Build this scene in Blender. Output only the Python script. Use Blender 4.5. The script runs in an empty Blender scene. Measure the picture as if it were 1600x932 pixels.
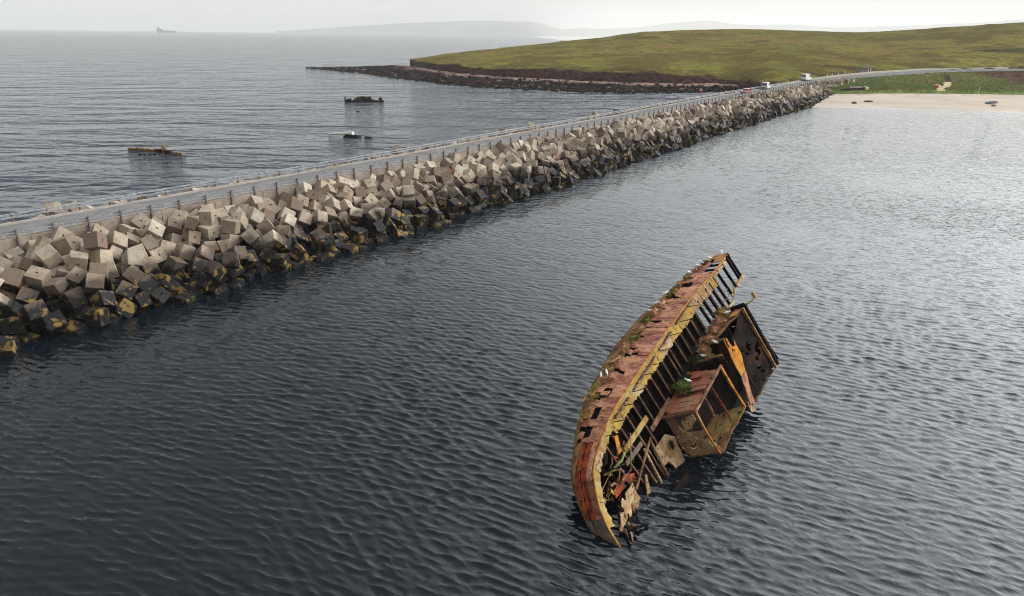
import bpy, bmesh, math, random
import numpy as np
from mathutils import Vector, Matrix, Euler, noise as mn
R = math.radians
random.seed(11)
scene = bpy.context.scene
# light and air
SKY_HORIZON, SKY_TOP = 0.87, 0.43
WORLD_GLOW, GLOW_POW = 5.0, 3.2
SUN_E, EXPOSURE = 1.2, 0.05
HAZE = 1.5e-4
WATER_IOR = 1.42

# ---------------------------------------------------------------- camera
CAM_H = 20.0
cd = bpy.data.cameras.new('camera'); cam = bpy.data.objects.new('camera', cd)
scene.collection.objects.link(cam); scene.camera = cam
cd.sensor_fit = 'HORIZONTAL'; cd.sensor_width = 36.0; cd.lens = 36.0 * 1120.0 / 1600.0
cd.clip_start = 0.5; cd.clip_end = 40000
cam.matrix_world = (Matrix.Translation((0, 0, CAM_H)) @ Matrix.Rotation(R(90) - 0.352494, 4, 'X')
                    @ Matrix.Rotation(0.0125, 4, 'Z'))

# ---------------------------------------------------------------- sky, sun, exposure
SUN_AZ, SUN_EL = R(64), R(25)            # azimuth measured from +Y towards +X
SUN_DIR = Vector((math.sin(SUN_AZ) * math.cos(SUN_EL), math.cos(SUN_AZ) * math.cos(SUN_EL), math.sin(SUN_EL)))
world = bpy.data.worlds.new('World'); scene.world = world; world.use_nodes = True
nt = world.node_tree; nt.nodes.clear()
def wn(t, **kw):
    n = nt.nodes.new(t)
    for k, v in kw.items(): setattr(n, k, v)
    return n
def wmath(op, a, b=None, c=None):
    n = wn('ShaderNodeMath', operation=op)
    for i, v in enumerate((a, b, c)):
        if v is None: continue
        if isinstance(v, (int, float)): n.inputs[i].default_value = v
        else: nt.links.new(v, n.inputs[i])
    return n.outputs[0]
wout = wn('ShaderNodeOutputWorld'); wbg = wn('ShaderNodeBackground'); wbg.inputs[1].default_value = 0.1
nt.links.new(wbg.outputs[0], wout.inputs[0])
sky = wn('ShaderNodeTexSky', sky_type='NISHITA'); sky.sun_disc = False
sky.sun_elevation = SUN_EL; sky.sun_rotation = SUN_AZ; sky.air_density = 1.0; sky.dust_density = 3.0
tc = wn('ShaderNodeTexCoord'); sep = wn('ShaderNodeSeparateXYZ'); nt.links.new(tc.outputs['Generated'], sep.inputs[0])
zc = wmath('MAXIMUM', sep.outputs[2], 0.0)
# cloud deck: direction projected on a flat layer overhead
den = wmath('ADD', zc, 0.30)
cb = wn('ShaderNodeCombineXYZ')
nt.links.new(wmath('DIVIDE', sep.outputs[0], den), cb.inputs[0]); nt.links.new(wmath('DIVIDE', sep.outputs[1], den), cb.inputs[1])
cn = wn('ShaderNodeTexNoise'); cn.inputs['Scale'].default_value = 1.1; cn.inputs['Detail'].default_value = 6; cn.inputs['Roughness'].default_value = 0.55
cn.inputs['Distortion'].default_value = 0.4
nt.links.new(cb.outputs[0], cn.inputs['Vector'])
# broad brightness of the overcast: thinner cloud round the hidden sun
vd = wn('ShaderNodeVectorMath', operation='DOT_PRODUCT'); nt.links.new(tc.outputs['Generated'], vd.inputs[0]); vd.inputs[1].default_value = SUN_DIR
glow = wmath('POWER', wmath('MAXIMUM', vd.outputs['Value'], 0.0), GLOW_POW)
def wsmooth(v, lo, hi):
    n = wn('ShaderNodeMapRange'); n.interpolation_type = 'SMOOTHSTEP'; nt.links.new(v, n.inputs[0]); n.inputs[1].default_value = lo; n.inputs[2].default_value = hi; return n.outputs[0]
# pale hazy horizon, heavier cloud overhead
base = wmath('MULTIPLY_ADD', wsmooth(zc, 0.02, 0.40), SKY_TOP - SKY_HORIZON, SKY_HORIZON)
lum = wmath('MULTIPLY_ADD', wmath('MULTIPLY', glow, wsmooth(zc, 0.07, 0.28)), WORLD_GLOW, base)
lum = wmath('MULTIPLY', lum, wmath('MULTIPLY_ADD', cn.outputs[0], 0.34, 0.83))
cc = wn('ShaderNodeCombineColor')
cool = wsmooth(zc, 0.03, 0.5)
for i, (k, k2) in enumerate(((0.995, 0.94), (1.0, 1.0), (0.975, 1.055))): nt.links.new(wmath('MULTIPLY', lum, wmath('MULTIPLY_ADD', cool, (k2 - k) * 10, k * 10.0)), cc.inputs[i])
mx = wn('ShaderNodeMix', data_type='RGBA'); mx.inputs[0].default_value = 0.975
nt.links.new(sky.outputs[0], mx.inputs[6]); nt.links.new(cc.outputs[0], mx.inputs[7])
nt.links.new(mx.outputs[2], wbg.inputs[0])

sd = bpy.data.lights.new('sun', 'SUN'); sd.energy = SUN_E; sd.angle = R(18); sd.color = (1.0, 0.95, 0.88)
sun = bpy.data.objects.new('sun', sd); scene.collection.objects.link(sun)
sun.rotation_euler = SUN_DIR.to_track_quat('Z', 'Y').to_euler()
vs = scene.view_settings; vs.view_transform = 'Standard'; vs.look = 'None'; vs.exposure = EXPOSURE; vs.gamma = 1.0; vs.use_curve_mapping = False
cy = scene.cycles; cy.max_bounces = 6; cy.volume_bounces = 2; cy.use_denoising = True; cy.filter_width = 1.05
cy.diffuse_bounces = 3; cy.glossy_bounces = 3; cy.transmission_bounces = 2; cy.transparent_max_bounces = 4

# ---------------------------------------------------------------- helpers
C = scene.collection
def lin(r, g, b):
    f = lambda c: ((c / 255 + 0.055) / 1.055) ** 2.4 if c / 255 > 0.04045 else c / 255 / 12.92
    return (f(r), f(g), f(b), 1.0)
def link(o, parent=None):
    C.objects.link(o)
    if parent: o.parent = parent
    return o
def obj(name, v, f, mat, parent=None, smooth=False):
    m = bpy.data.meshes.new(name); m.from_pydata([tuple(p) for p in v], [], f); m.update()
    if smooth: m.polygons.foreach_set('use_smooth', [True] * len(m.polygons))
    if mat: m.materials.append(mat)
    return link(bpy.data.objects.new(name, m), parent)
def empty(name, loc, rot=(0, 0, 0), matrix=None):
    o = bpy.data.objects.new(name, None); link(o)
    if matrix is not None: o.matrix_world = matrix
    else: o.location = loc; o.rotation_euler = rot
    o.empty_display_size = 0.2
    return o
def tag(o, label, cat, group=None):
    o['label'] = label; o['category'] = cat
    if group: o['group'] = group
    return o
def struct(o, label=None):
    o['kind'] = 'structure'
    if label: o['label'] = label
    return o
class MB:
    """collects primitive shapes, then links them as one mesh object"""
    def __init__(s): s.v = []; s.f = []
    def add(s, v, f):
        n = len(s.v); s.v += [Vector(p) for p in v]; s.f += [tuple(i + n for i in q) for q in f]; return s
    def box(s, c, d, rot=None):
        c = Vector(c); M = rot if rot is not None else Matrix.Identity(3)
        vs_ = [c + M @ Vector((sx * d[0] / 2, sy * d[1] / 2, sz * d[2] / 2)) for sx in (-1, 1) for sy in (-1, 1) for sz in (-1, 1)]
        return s.add(vs_, [(0, 1, 3, 2), (4, 6, 7, 5), (0, 4, 5, 1), (2, 3, 7, 6), (0, 2, 6, 4), (1, 5, 7, 3)])
    def bar(s, a, b, w, h, up=(0, 0, 1)):
        a = Vector(a); b = Vector(b); d = (b - a).normalized(); u = Vector(up)
        sd_ = d.cross(u)
        if sd_.length < 1e-4: sd_ = d.cross(Vector((1, 0, 0)))
        sd_.normalize(); u = sd_.cross(d).normalized()
        vs_ = [p + sd_ * (sx * w / 2) + u * (sy * h / 2) for p in (a, b) for sx in (-1, 1) for sy in (-1, 1)]
        return s.add(vs_, [(0, 1, 3, 2), (4, 6, 7, 5), (0, 4, 5, 1), (2, 3, 7, 6), (0, 2, 6, 4), (1, 5, 7, 3)])
    def tube(s, pts, r, n=6, r2=None):
        pts = [Vector(p) for p in pts]; k = len(pts); base = len(s.v); r2 = r if r2 is None else r2
        for i, p in enumerate(pts):
            d = (pts[min(i + 1, k - 1)] - pts[max(i - 1, 0)]).normalized()
            a = d.orthogonal().normalized(); b = d.cross(a); rr = r + (r2 - r) * i / max(k - 1, 1)
            for j in range(n):
                t = 2 * math.pi * j / n; s.v.append(p + (a * math.cos(t) + b * math.sin(t)) * rr)
        for i in range(k - 1):
            for j in range(n):
                s.f.append((base + i * n + j, base + i * n + (j + 1) % n, base + (i + 1) * n + (j + 1) % n, base + (i + 1) * n + j))
        s.f.append(tuple(base + j for j in reversed(range(n)))); s.f.append(tuple(base + (k - 1) * n + j for j in range(n)))
        return s
    def prism(s, poly, thick):
        """poly: 3D points of a flat outline; thick: extrusion vector"""
        n = len(poly); t = Vector(thick); p = [Vector(q) for q in poly]
        return s.add(p + [q + t for q in p], [tuple(reversed(range(n))), tuple(range(n, 2 * n))] + [(i, (i + 1) % n, n + (i + 1) % n, n + i) for i in range(n)])
    def build(s, name, mat, parent=None, smooth=False):
        return obj(name, s.v, s.f, mat, parent, smooth)
def rot3(x=0, y=0, z=0): return Euler((x, y, z)).to_matrix()
def resample(pts, n):
    """Catmull-Rom through 3D points, n samples evenly spaced in parameter"""
    P = [Vector(p) for p in pts]; k = len(P); out = []
    for i in range(n):
        t = i / (n - 1) * (k - 1); j = min(int(t), k - 2); u = t - j
        a, b, c, d = P[max(j - 1, 0)], P[j], P[j + 1], P[min(j + 2, k - 1)]
        out.append(0.5 * ((2 * b) + (c - a) * u + (2 * a - 5 * b + 4 * c - d) * u * u + (3 * b - a - 3 * c + d) * u ** 3))
    return out

# ---------------------------------------------------------------- materials
class NT:
    def __init__(s, name):
        s.m = bpy.data.materials.new(name); s.m.use_nodes = True; s.t = s.m.node_tree; s.t.nodes.clear()
        s.out = s.n('ShaderNodeOutputMaterial'); s.b = s.n('ShaderNodeBsdfPrincipled'); s.l(s.b.outputs[0], s.out.inputs[0])
        s._g = None
    def n(s, t, **kw):
        q = s.t.nodes.new(t)
        for k, v in kw.items(): setattr(q, k, v)
        return q
    def l(s, a, b): s.t.links.new(a, b)
    def put(s, sock, v):
        if isinstance(v, (int, float)): sock.default_value = v
        elif isinstance(v, (tuple, list, Vector)): sock.default_value = v
        else: s.l(v, sock)
    def math(s, op, a, b=None, c=None, clamp=False):
        q = s.n('ShaderNodeMath', operation=op); q.use_clamp = clamp
        for i, v in enumerate((a, b, c)):
            if v is not None: s.put(q.inputs[i], v)
        return q.outputs[0]
    def vmath(s, op, a, b=None):
        q = s.n('ShaderNodeVectorMath', operation=op); s.put(q.inputs[0], a)
        if b is not None: s.put(q.inputs[1], b)
        return q.outputs[0]
    def mix(s, f, a, b, blend='MIX'):
        q = s.n('ShaderNodeMix', data_type='RGBA', blend_type=blend); q.clamp_factor = True
        s.put(q.inputs[0], f); s.put(q.inputs[6], a); s.put(q.inputs[7], b); return q.outputs[2]
    def pos(s):
        if s._g is None: s._g = s.n('ShaderNodeNewGeometry')
        return s._g.outputs['Position']
    def island(s): s.pos(); return s._g.outputs['Random Per Island']
    def obco(s):
        return s.n('ShaderNodeTexCoord').outputs['Object']
    def noise(s, vec, scale, detail=4, rough=0.55, dist=0.0, stretch=None, offset=None):
        if stretch is not None: vec = s.vmath('MULTIPLY', vec, stretch)
        if offset is not None: vec = s.vmath('ADD', vec, offset)
        q = s.n('ShaderNodeTexNoise'); q.inputs['Scale'].default_value = scale; q.inputs['Detail'].default_value = detail
        q.inputs['Roughness'].default_value = rough; q.inputs['Distortion'].default_value = dist; s.l(vec, q.inputs['Vector']); return q.outputs[0]
    def ramp(s, f, lo, hi):
        q = s.n('ShaderNodeMapRange'); q.interpolation_type = 'SMOOTHSTEP'; s.put(q.inputs[0], f); q.inputs[1].default_value = lo; q.inputs[2].default_value = hi; return q.outputs[0]
    def bump(s, h, dist, strength=1.0):
        q = s.n('ShaderNodeBump'); q.inputs['Strength'].default_value = strength; q.inputs['Distance'].default_value = dist; s.l(h, q.inputs['Height']); s.l(q.outputs[0], s.b.inputs['Normal'])
    def done(s, col, rough=0.8, metal=0.0, spec=None):
        s.put(s.b.inputs['Base Color'], col); s.put(s.b.inputs['Roughness'], rough); s.put(s.b.inputs['Metallic'], metal)
        if spec is not None: s.b.inputs['Specular IOR Level'].default_value = spec
        return s.m
def plain(name, c, rough=0.6, var=0.25, scale=3.0, metal=0.0):
    t = NT(name); n = t.noise(t.obco(), scale, 5)
    dark = tuple(x * (1 - var) for x in c[:3]) + (1,); lite = tuple(min(1, x * (1 + var)) for x in c[:3]) + (1,)
    return t.done(t.mix(t.ramp(n, 0.3, 0.7), dark, lite), rough, metal)
def glass(name='window_glass'):
    t = NT(name); return t.done((0.02, 0.025, 0.03, 1), 0.08)

def m_water(name, angle, waves, base, rough, calm, lean=(1.0, 0.0), soft=1.3, relief=False, ior=None):
    """sea surface: the wave slopes are worked out from a height field of wind-wave noise at fixed world steps"""
    t = NT(name)
    g = bpy.data.node_groups.new(name + '_height', 'ShaderNodeTree')
    g.interface.new_socket('Vector', in_out='INPUT', socket_type='NodeSocketVector')
    g.interface.new_socket('Height', in_out='OUTPUT', socket_type='NodeSocketFloat')
    gi = g.nodes.new('NodeGroupInput'); go = g.nodes.new('NodeGroupOutput')
    acc = None
    for (lam, stretch, amp, det, turn) in waves:
        mp = g.nodes.new('ShaderNodeMapping'); mp.vector_type = 'TEXTURE'
        mp.inputs['Rotation'].default_value = (0, 0, angle + turn)
        mp.inputs['Scale'].default_value = (lam * stretch, lam, 1)
        g.links.new(gi.outputs[0], mp.inputs['Vector'])
        nz = g.nodes.new('ShaderNodeTexNoise'); nz.noise_dimensions = '2D'
        nz.inputs['Scale'].default_value = 1.0; nz.inputs['Detail'].default_value = det; nz.inputs['Roughness'].default_value = 0.5; nz.inputs['Distortion'].default_value = 0.12
        g.links.new(mp.outputs[0], nz.inputs['Vector'])
        # sharpen the crests: 1-|2n-1|, softened
        a = g.nodes.new('ShaderNodeMath'); a.operation = 'MULTIPLY_ADD'; g.links.new(nz.outputs[0], a.inputs[0]); a.inputs[1].default_value = 2; a.inputs[2].default_value = -1
        b = g.nodes.new('ShaderNodeMath'); b.operation = 'POWER'; c = g.nodes.new('ShaderNodeMath'); c.operation = 'ABSOLUTE'
        g.links.new(a.outputs[0], c.inputs[0]); g.links.new(c.outputs[0], b.inputs[0]); b.inputs[1].default_value = 1.15
        d = g.nodes.new('ShaderNodeMath'); d.operation = 'MULTIPLY_ADD'; g.links.new(b.outputs[0], d.inputs[0]); d.inputs[1].default_value = -amp
        if acc is None: d.inputs[2].default_value = 0
        else: g.links.new(acc, d.inputs[2])
        acc = d.outputs[0]
    g.links.new(acc, go.inputs[0])
    P = t.pos(); e = 0.05; H = []
    for off in ((0, 0, 0), (e, 0, 0), (0, e, 0)):
        q = t.n('ShaderNodeGroup'); q.node_tree = g; t.l(t.vmath('ADD', P, off), q.inputs[0]); H.append(q.outputs[0])
    # patches of calmer and rougher water
    patch = t.math('MULTIPLY_ADD', t.ramp(t.noise(P, 0.035, 3, 0.5, 0.6), 0.3, 0.7), calm[1] - calm[0], calm[0])
    sl = [t.math('MULTIPLY', t.math('DIVIDE', t.math('SUBTRACT', H[0], H[i]), e), patch) for i in (1, 2)]
    # wind waves lean: steep on the lee face, gentle on the back; slopes level off as they steepen
    sy = t.math('SUBTRACT', t.math('MULTIPLY', sl[1], lean[0]), t.math('MULTIPLY', t.math('ABSOLUTE', sl[1]), lean[1]))
    mag = t.math('SQRT', t.math('ADD', t.math('MULTIPLY', sl[0], sl[0]), t.math('MULTIPLY', sy, sy)))
    k = t.math('DIVIDE', 1.0, t.math('MULTIPLY_ADD', mag, soft, 1.0))
    if relief:                                        # where the mesh itself carries the waves, only the finest ripples are added
        ra = t.n('ShaderNodeAttribute'); ra.attribute_name = 'relief'; k = t.math('MULTIPLY', k, t.math('MULTIPLY_ADD', ra.outputs['Fac'], -0.40, 1.0))
    cbn = t.n('ShaderNodeCombineXYZ'); t.l(t.math('MULTIPLY', sl[0], k), cbn.inputs[0]); t.l(t.math('MULTIPLY', sy, k), cbn.inputs[1])
    t.l(t.vmath('NORMALIZE', t.vmath('ADD', cbn.outputs[0], t._g.outputs['Normal'])), t.b.inputs['Normal'])
    t.b.inputs['IOR'].default_value = ior or WATER_IOR
    return t.done(base, rough)
SHORE_FRONT = [(-117.77,439.56,0.00), (-109.61,429.49,0.00), (-101.82,419.86,0.00), (-91.58,405.97,0.00), (-81.98,392.96,0.00), (-63.54,363.75,0.00), (-47.60,338.52,0.00), (-34.03,319.62,0.00), (-21.86,302.68,0.00), (-8.66,295.75,0.00), (3.96,289.13,0.00), (13.66,284.03,0.00), (23.04,279.11,0.00), (34.89,277.90,0.00), (46.65,276.71,0.00), (59.59,281.76,0.00), (70.37,286.30,0.00), (81.81,292.18,0.00), (92.15,297.34,0.00), (102.60,309.93,0.00)]
SHORE_BACK = [(-118.34,441.79,0.15), (-113.09,443.41,0.32), (-107.81,445.07,0.50), (-100.67,447.09,0.68), (-93.47,449.18,0.87), (-80.15,460.74,1.23), (-62.60,447.29,1.60), (-42.16,397.65,1.87), (-25.86,359.11,2.02), (-10.00,340.94,2.06), (4.39,327.34,2.10), (15.27,320.52,2.13), (25.71,313.95,2.16), (38.32,307.15,2.20), (50.39,300.61,2.24), (62.80,298.37,2.28), (72.59,296.61,2.31), (81.92,293.55,2.34), (89.81,290.55,2.37), (96.32,291.45,2.39)]
HILL_BASE = [(-62.60,447.29,1.60), (-51.81,421.21,1.73), (-37.72,386.71,1.93), (-25.86,359.11,2.02), (-13.04,344.43,2.05), (-1.22,330.85,2.08), (12.60,322.20,2.12), (25.71,313.95,2.16), (38.32,307.15,2.20), (50.39,300.61,2.24), (62.80,298.37,2.28), (75.02,296.17,2.32), (86.84,293.18,2.36), (88.25,260.52,4.70), (102.30,274.70,5.00), (120.29,293.84,5.10), (145.74,313.59,5.75), (169.65,324.01,6.56), (191.77,334.18,7.32), (213.11,341.27,7.57), (235.56,348.96,7.81), (267.63,360.44,7.97), (302.10,373.01,8.12)]
HILL_TOP = [(-63.07,451.26,3.63), (-52.20,425.19,4.66), (-38.03,390.69,5.07), (-26.10,363.10,5.36), (-13.19,348.43,5.45), (-1.28,334.85,5.55), (12.65,326.20,5.69), (25.88,317.95,5.82), (38.59,311.15,5.84), (50.78,304.60,5.86), (63.35,302.35,5.26), (75.74,300.11,4.79), (87.78,297.07,3.88), (90.45,267.17,4.87), (104.68,281.28,5.22), (122.88,300.34,5.39), (148.62,319.97,6.10), (172.81,330.26,6.96), (195.16,340.30,7.76), (216.72,347.26,8.03), (239.38,354.83,8.30), (271.69,366.14,8.49), (306.39,378.55,8.67)]
HILL_CREST = [(-62.24,445.67,5.09), (-55.37,451.62,6.14), (-45.05,464.07,7.80), (-33.88,472.79,9.15), (-18.23,481.66,10.76), (-2.03,490.00,12.43), (19.30,509.63,14.57), (42.12,528.32,16.97), (66.02,543.50,19.18), (90.87,557.65,22.61), (116.74,570.68,24.07), (143.42,582.61,25.12), (167.36,581.39,25.54), (190.94,579.35,25.66), (209.52,577.14,25.41), (229.62,574.19,24.97), (254.76,559.75,24.54), (276.58,539.20,26.17), (291.08,517.79,27.92), (303.55,496.57,29.35), (314.10,475.65,30.56), (331.95,457.20,31.48), (347.57,439.09,32.29)]
BEACH_WATER = [(83.34,228.75,0.00), (88.13,228.34,0.00), (93.00,228.15,0.00), (97.85,227.96,0.00), (107.24,226.93,0.00), (116.55,225.91,0.00), (125.32,224.05,0.00), (133.95,222.22,0.00), (142.45,220.42,0.00), (150.81,218.65,0.00), (163.78,215.68,0.00), (176.42,212.78,0.00)]
BEACH_TOP = [(87.28,240.26,0.80), (95.16,247.71,1.30), (103.10,254.54,1.80), (109.96,257.90,1.84), (122.30,260.67,1.92), (134.91,263.52,2.00), (146.61,264.24,2.00), (158.39,264.97,2.00), (169.51,264.56,2.00), (180.61,264.16,2.00), (198.18,263.36,2.00), (215.64,262.57,2.00)]
DUNE_BACK = [(89.52,246.92,1.50), (98.15,256.08,2.15), (106.38,263.27,2.81), (114.98,270.58,3.25), (132.77,284.25,3.53), (150.07,294.64,3.80), (167.44,303.51,3.86), (182.36,306.89,3.91), (192.04,301.42,3.97), (200.62,294.99,4.02), (218.76,292.25,4.11), (236.53,289.52,4.20)]
ROAD_NEAR = [(94.09,252.14,5.00), (102.87,262.68,5.10), (112.45,274.28,5.20), (124.15,284.77,5.43), (138.67,298.04,5.70), (150.84,304.90,6.05), (163.74,312.43,6.40), (175.25,319.07,6.70), (187.41,326.30,7.00), (208.65,333.82,7.20), (231.02,341.94,7.40), (263.05,353.97,7.50), (297.53,367.06,7.60)]
ROAD_FAR = [(102.30,274.70,5.12), (110.91,283.73,5.18), (120.29,293.84,5.22), (131.65,302.36,5.54), (145.74,313.59,5.87), (157.38,318.44,6.28), (169.65,324.01,6.68), (180.42,328.78,7.07), (191.77,334.18,7.44), (213.11,341.27,7.69), (235.56,348.96,7.93), (267.63,360.44,8.09), (302.10,373.01,8.24)]
RIDGE_FAR = [(-3598.92,11447.61,20.38), (-3152.23,11578.58,51.54), (-2409.38,11755.63,111.88), (-1639.81,11887.43,163.95), (-1049.93,11953.98,199.65), (-453.59,11991.42,225.84), (-154.03,11999.01,215.49), (46.05,11999.91,203.84), (225.87,11997.87,210.58), (446.74,11991.68,166.38), (698.16,11979.67,108.36), (899.03,11966.28,68.44), (1247.47,11934.98,44.32)]
RIDGE_NEAR = [(-1507.87,10896.16,24.01), (-415.88,10992.14,71.50), (-47.87,10999.90,54.28), (685.99,10978.59,92.93), (913.11,10962.04,114.35), (1230.25,10930.99,111.84), (1675.82,10871.60,137.87), (2067.61,10803.93,179.75), (2366.11,10742.51,211.70), (2617.58,10684.02,234.48), (2869.16,10619.22,211.56), (3198.22,10524.80,177.15), (3668.39,10370.29,184.93), (4194.31,10168.96,157.00), (4881.45,9857.56,185.39), (5382.34,9593.25,214.44), (5841.65,9320.68,241.37), (6313.18,9007.98,255.67), (6831.02,8621.90,241.42)]
# ================================================================ the setting
# barrier frame: s metres along the causeway, off metres to its seaward (far) side, z up
B0 = Vector((-38.92, 52.45, 0)); BD = Vector((0.56242, 0.82685, 0)); BN = Vector((-0.82685, 0.56242, 0))
BOW = [(-40, 0.1), (0, 0.0), (16, -0.35), (30, -0.6), (46, -0.7), (60, -0.4), (80, -0.1), (114, 0.2), (133, 1.0), (165, 1.6), (190, 1.6), (242, 0.9), (300, 0.0)]
def bow(s): return float(np.interp(s, [b[0] for b in BOW], [b[1] for b in BOW]))
def bar_pt(s, off, z): return B0 + BD * s + BN * (off + bow(s)) + Vector((0, 0, z))
ROAD_Z = 4.9; S_END = 242.0

# water -------------------------------------------------------------
FAR = 12500.0
a0 = B0 + BN * 2.2 - BD * 3000; a1 = B0 + BN * 2.2 + BD * 420
m_sea = m_water('open_sea_water', R(5), [(22.0, 2.6, 3.6, 1, 0), (6.5, 2.3, 1.8, 2, R(-9)), (1.8, 2.0, 0.5, 2, R(12))], lin(30, 42, 54), 0.12, (0.7, 1.2), ior=1.34)
m_bay = m_water('bay_water', R(-20), [(3.6, 1.8, 0.17, 1, R(14)), (0.85, 2.0, 0.165, 1, 0), (0.34, 1.7, 0.045, 1, R(-16))], lin(12, 20, 26), 0.03, (0.6, 1.2), (0.75, 0.66), 1.3, True)
sea = struct(obj('sea', [a0, a1, (a1.x, FAR, 0), (-FAR * 0.75, FAR, 0), (-FAR * 0.75, -200, 0), (a0.x, -200, 0)][:5] , [(0, 1, 2, 3, 4)], m_sea))
# the bay: true wave relief where the water is near, flat sheets with wave slopes beyond
GY0, GY1, NY, NX, GU = 13.0, 92.0, 900, 960, 0.86
def line_x(y): return a0.x + (a1.x - a0.x) * (y - a0.y) / (a1.y - a0.y)
ty = np.linspace(0, 1, NY + 1); gy = GY0 * (GY1 / GY0) ** ty; gu = np.linspace(-GU, GU, NX + 1)
Xg = (gy[:, None] + 4.0) * gu[None, :]; Yg = np.repeat(gy[:, None], NX + 1, 1)
sm = lambda v, lo, hi: (lambda t: t * t * (3 - 2 * t))(np.clip((v - lo) / (hi - lo), 0, 1))
wgt = (1 - sm(Yg, 46, 88)) * sm(Yg, 13, 14.5) * (1 - sm(np.abs(gu)[None, :] + 0 * Yg, 0.80, 0.855))
rs = np.random.RandomState(8); DX = np.zeros_like(Xg); DY = np.zeros_like(Xg); DZ = np.zeros_like(Xg)
gust = 0.62 + 0.38 * (0.5 + 0.25 * np.sin(Xg * 0.13 + Yg * 0.05 + 1.0) + 0.25 * np.sin(Xg * -0.07 + Yg * 0.16 + 2.0)) * 2 * (0.13 + 0.87 * sm(Xg + 0.45 * Yg, -10, 17))
NWV = 84
for i in range(NWV):
    lam = 0.24 * (3.0 / 0.24) ** (i / (NWV - 1)); th = R(66) + rs.normal(0, 0.30 if lam < 1.0 else 0.5); kx, ky = math.cos(th) * 2 * math.pi / lam, math.sin(th) * 2 * math.pi / lam
    slope = 0.050 * math.exp(-(math.log(lam / 0.50) / 0.60) ** 2) + (0.007 if lam < 0.9 else 0.0035); amp = slope * lam / (2 * math.pi); ph = kx * Xg + ky * Yg + rs.uniform(0, 6.283)
    fd = 1 - sm(Yg, 75 * lam, 125 * lam); DZ += fd * amp * np.cos(ph); s_ = fd * amp * 1.3 * np.sin(ph); DX -= math.cos(th) * s_; DY -= math.sin(th) * s_
off_g = (Xg - B0.x) * BN.x + (Yg - B0.y) * BN.y
calm_lee = 0.45 + 0.55 * sm(-off_g, 8, 22)                           # quieter water under the lee of the causeway
k_ = wgt * gust * calm_lee
P3 = np.stack([Xg + DX * k_, Yg + DY * k_, DZ * k_ * 1.0], -1).reshape(-1, 3)
keep = (0.25 * (off_g[:-1, :-1] + off_g[1:, :-1] + off_g[:-1, 1:] + off_g[1:, 1:])) < 1.9
idx = np.arange((NY + 1) * (NX + 1)).reshape(NY + 1, NX + 1)
quads = np.stack([idx[:-1, :-1], idx[:-1, 1:], idx[1:, 1:], idx[1:, :-1]], -1)[keep]
used = np.zeros(len(P3), bool); used[quads.ravel()] = True; remap = np.cumsum(used) - 1
Vb = P3[used]; Fb = remap[quads]; wb = (wgt.reshape(-1))[used]
nb = len(Vb); Y0_, X1_ = -300.0, FAR * 0.4
# where the grid's left side meets the causeway line
lo_, hi_ = GY0, GY1
for _ in range(50):
    m_ = (lo_ + hi_) / 2
    if -GU * (m_ + 4) > line_x(m_): lo_ = m_
    else: hi_ = m_
outer = [(line_x(Y0_), Y0_), (line_x(lo_), lo_), (-GU * (GY0 + 4), GY0), (GU * (GY0 + 4), GY0), (GU * (GY1 + 4), GY1), (line_x(GY1), GY1), (a1.x, a1.y), (a1.x, 1200.0), (X1_, 1200.0), (X1_, Y0_)]
Vall = np.vstack([Vb, np.array([(x, y, 0.0) for x, y in outer])])
polys = [(0, 2, 1), (0, 9, 3, 2), (9, 8, 4, 3), (4, 8, 7, 6, 5)]
me = bpy.data.meshes.new('bay_water'); nl = len(Fb) * 4 + sum(len(q) for q in polys)
me.vertices.add(len(Vall)); me.vertices.foreach_set('co', Vall.astype(np.float32).ravel())
lv = np.concatenate([Fb.ravel()] + [np.array(q) + nb for q in polys]); me.loops.add(nl); me.loops.foreach_set('vertex_index', lv.astype(np.int32))
cnt = np.concatenate([np.full(len(Fb), 4), np.array([len(q) for q in polys])]); st_ = np.concatenate([[0], np.cumsum(cnt)[:-1]])
me.polygons.add(len(cnt)); me.polygons.foreach_set('loop_start', st_.astype(np.int32)); me.polygons.foreach_set('use_smooth', np.concatenate([np.ones(len(Fb), bool), np.zeros(len(polys), bool)]))
me.update(calc_edges=True); me.validate()
at_ = me.attributes.new('relief', 'FLOAT', 'POINT'); at_.data.foreach_set('value', np.concatenate([wb, np.zeros(len(outer))]).astype(np.float32))
me.materials.append(m_bay); bay = struct(link(bpy.data.objects.new('bay_water', me)))
# land --------------------------------------------------------------
def fbm(p, sc, oct=4): return mn.fractal(Vector(p) * sc, 1.0, 2.0, oct, noise_basis='PERLIN_ORIGINAL')
def loft(rows, nu, spans, bumps):
    """rows: control polylines; spans: subdivisions between consecutive rows; bumps: (amplitude, scale) for each span"""
    L = [resample(r, nu) for r in rows]; grid = []; zone = []
    for j in range(len(L) - 1):
        m = spans[j]; amp, sc, ease = bumps[j]
        for i in range(m if j < len(L) - 2 else m + 1):
            t = i / m; row = []
            for k in range(nu):
                a, b = L[j][k], L[j + 1][k]; p = a.lerp(b, t); p.z = a.z + (b.z - a.z) * (t ** ease)
                if amp:
                    w = 1.0
                    p.z += amp * fbm(p, sc) * w; p += Vector((fbm(p + Vector((9, 4, 2)), sc * 1.7), fbm(p + Vector((3, 8, 5)), sc * 1.7), 0)) * amp * 0.6
                row.append(p)
            grid.append(row); zone.append(j + t)
    V = [p for r in grid for p in r]; n = nu
    F = [(i * n + k, i * n + k + 1, (i + 1) * n + k + 1, (i + 1) * n + k) for i in range(len(grid) - 1) for k in range(n - 1)]
    return V, F, zone, n
def with_zone(o, zone, n, rows):
    at = o.data.attributes.new('zone', 'FLOAT', 'POINT'); vals = []
    for z in zone: vals += [z] * n
    at.data.foreach_set('value', vals)
    return o
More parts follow.
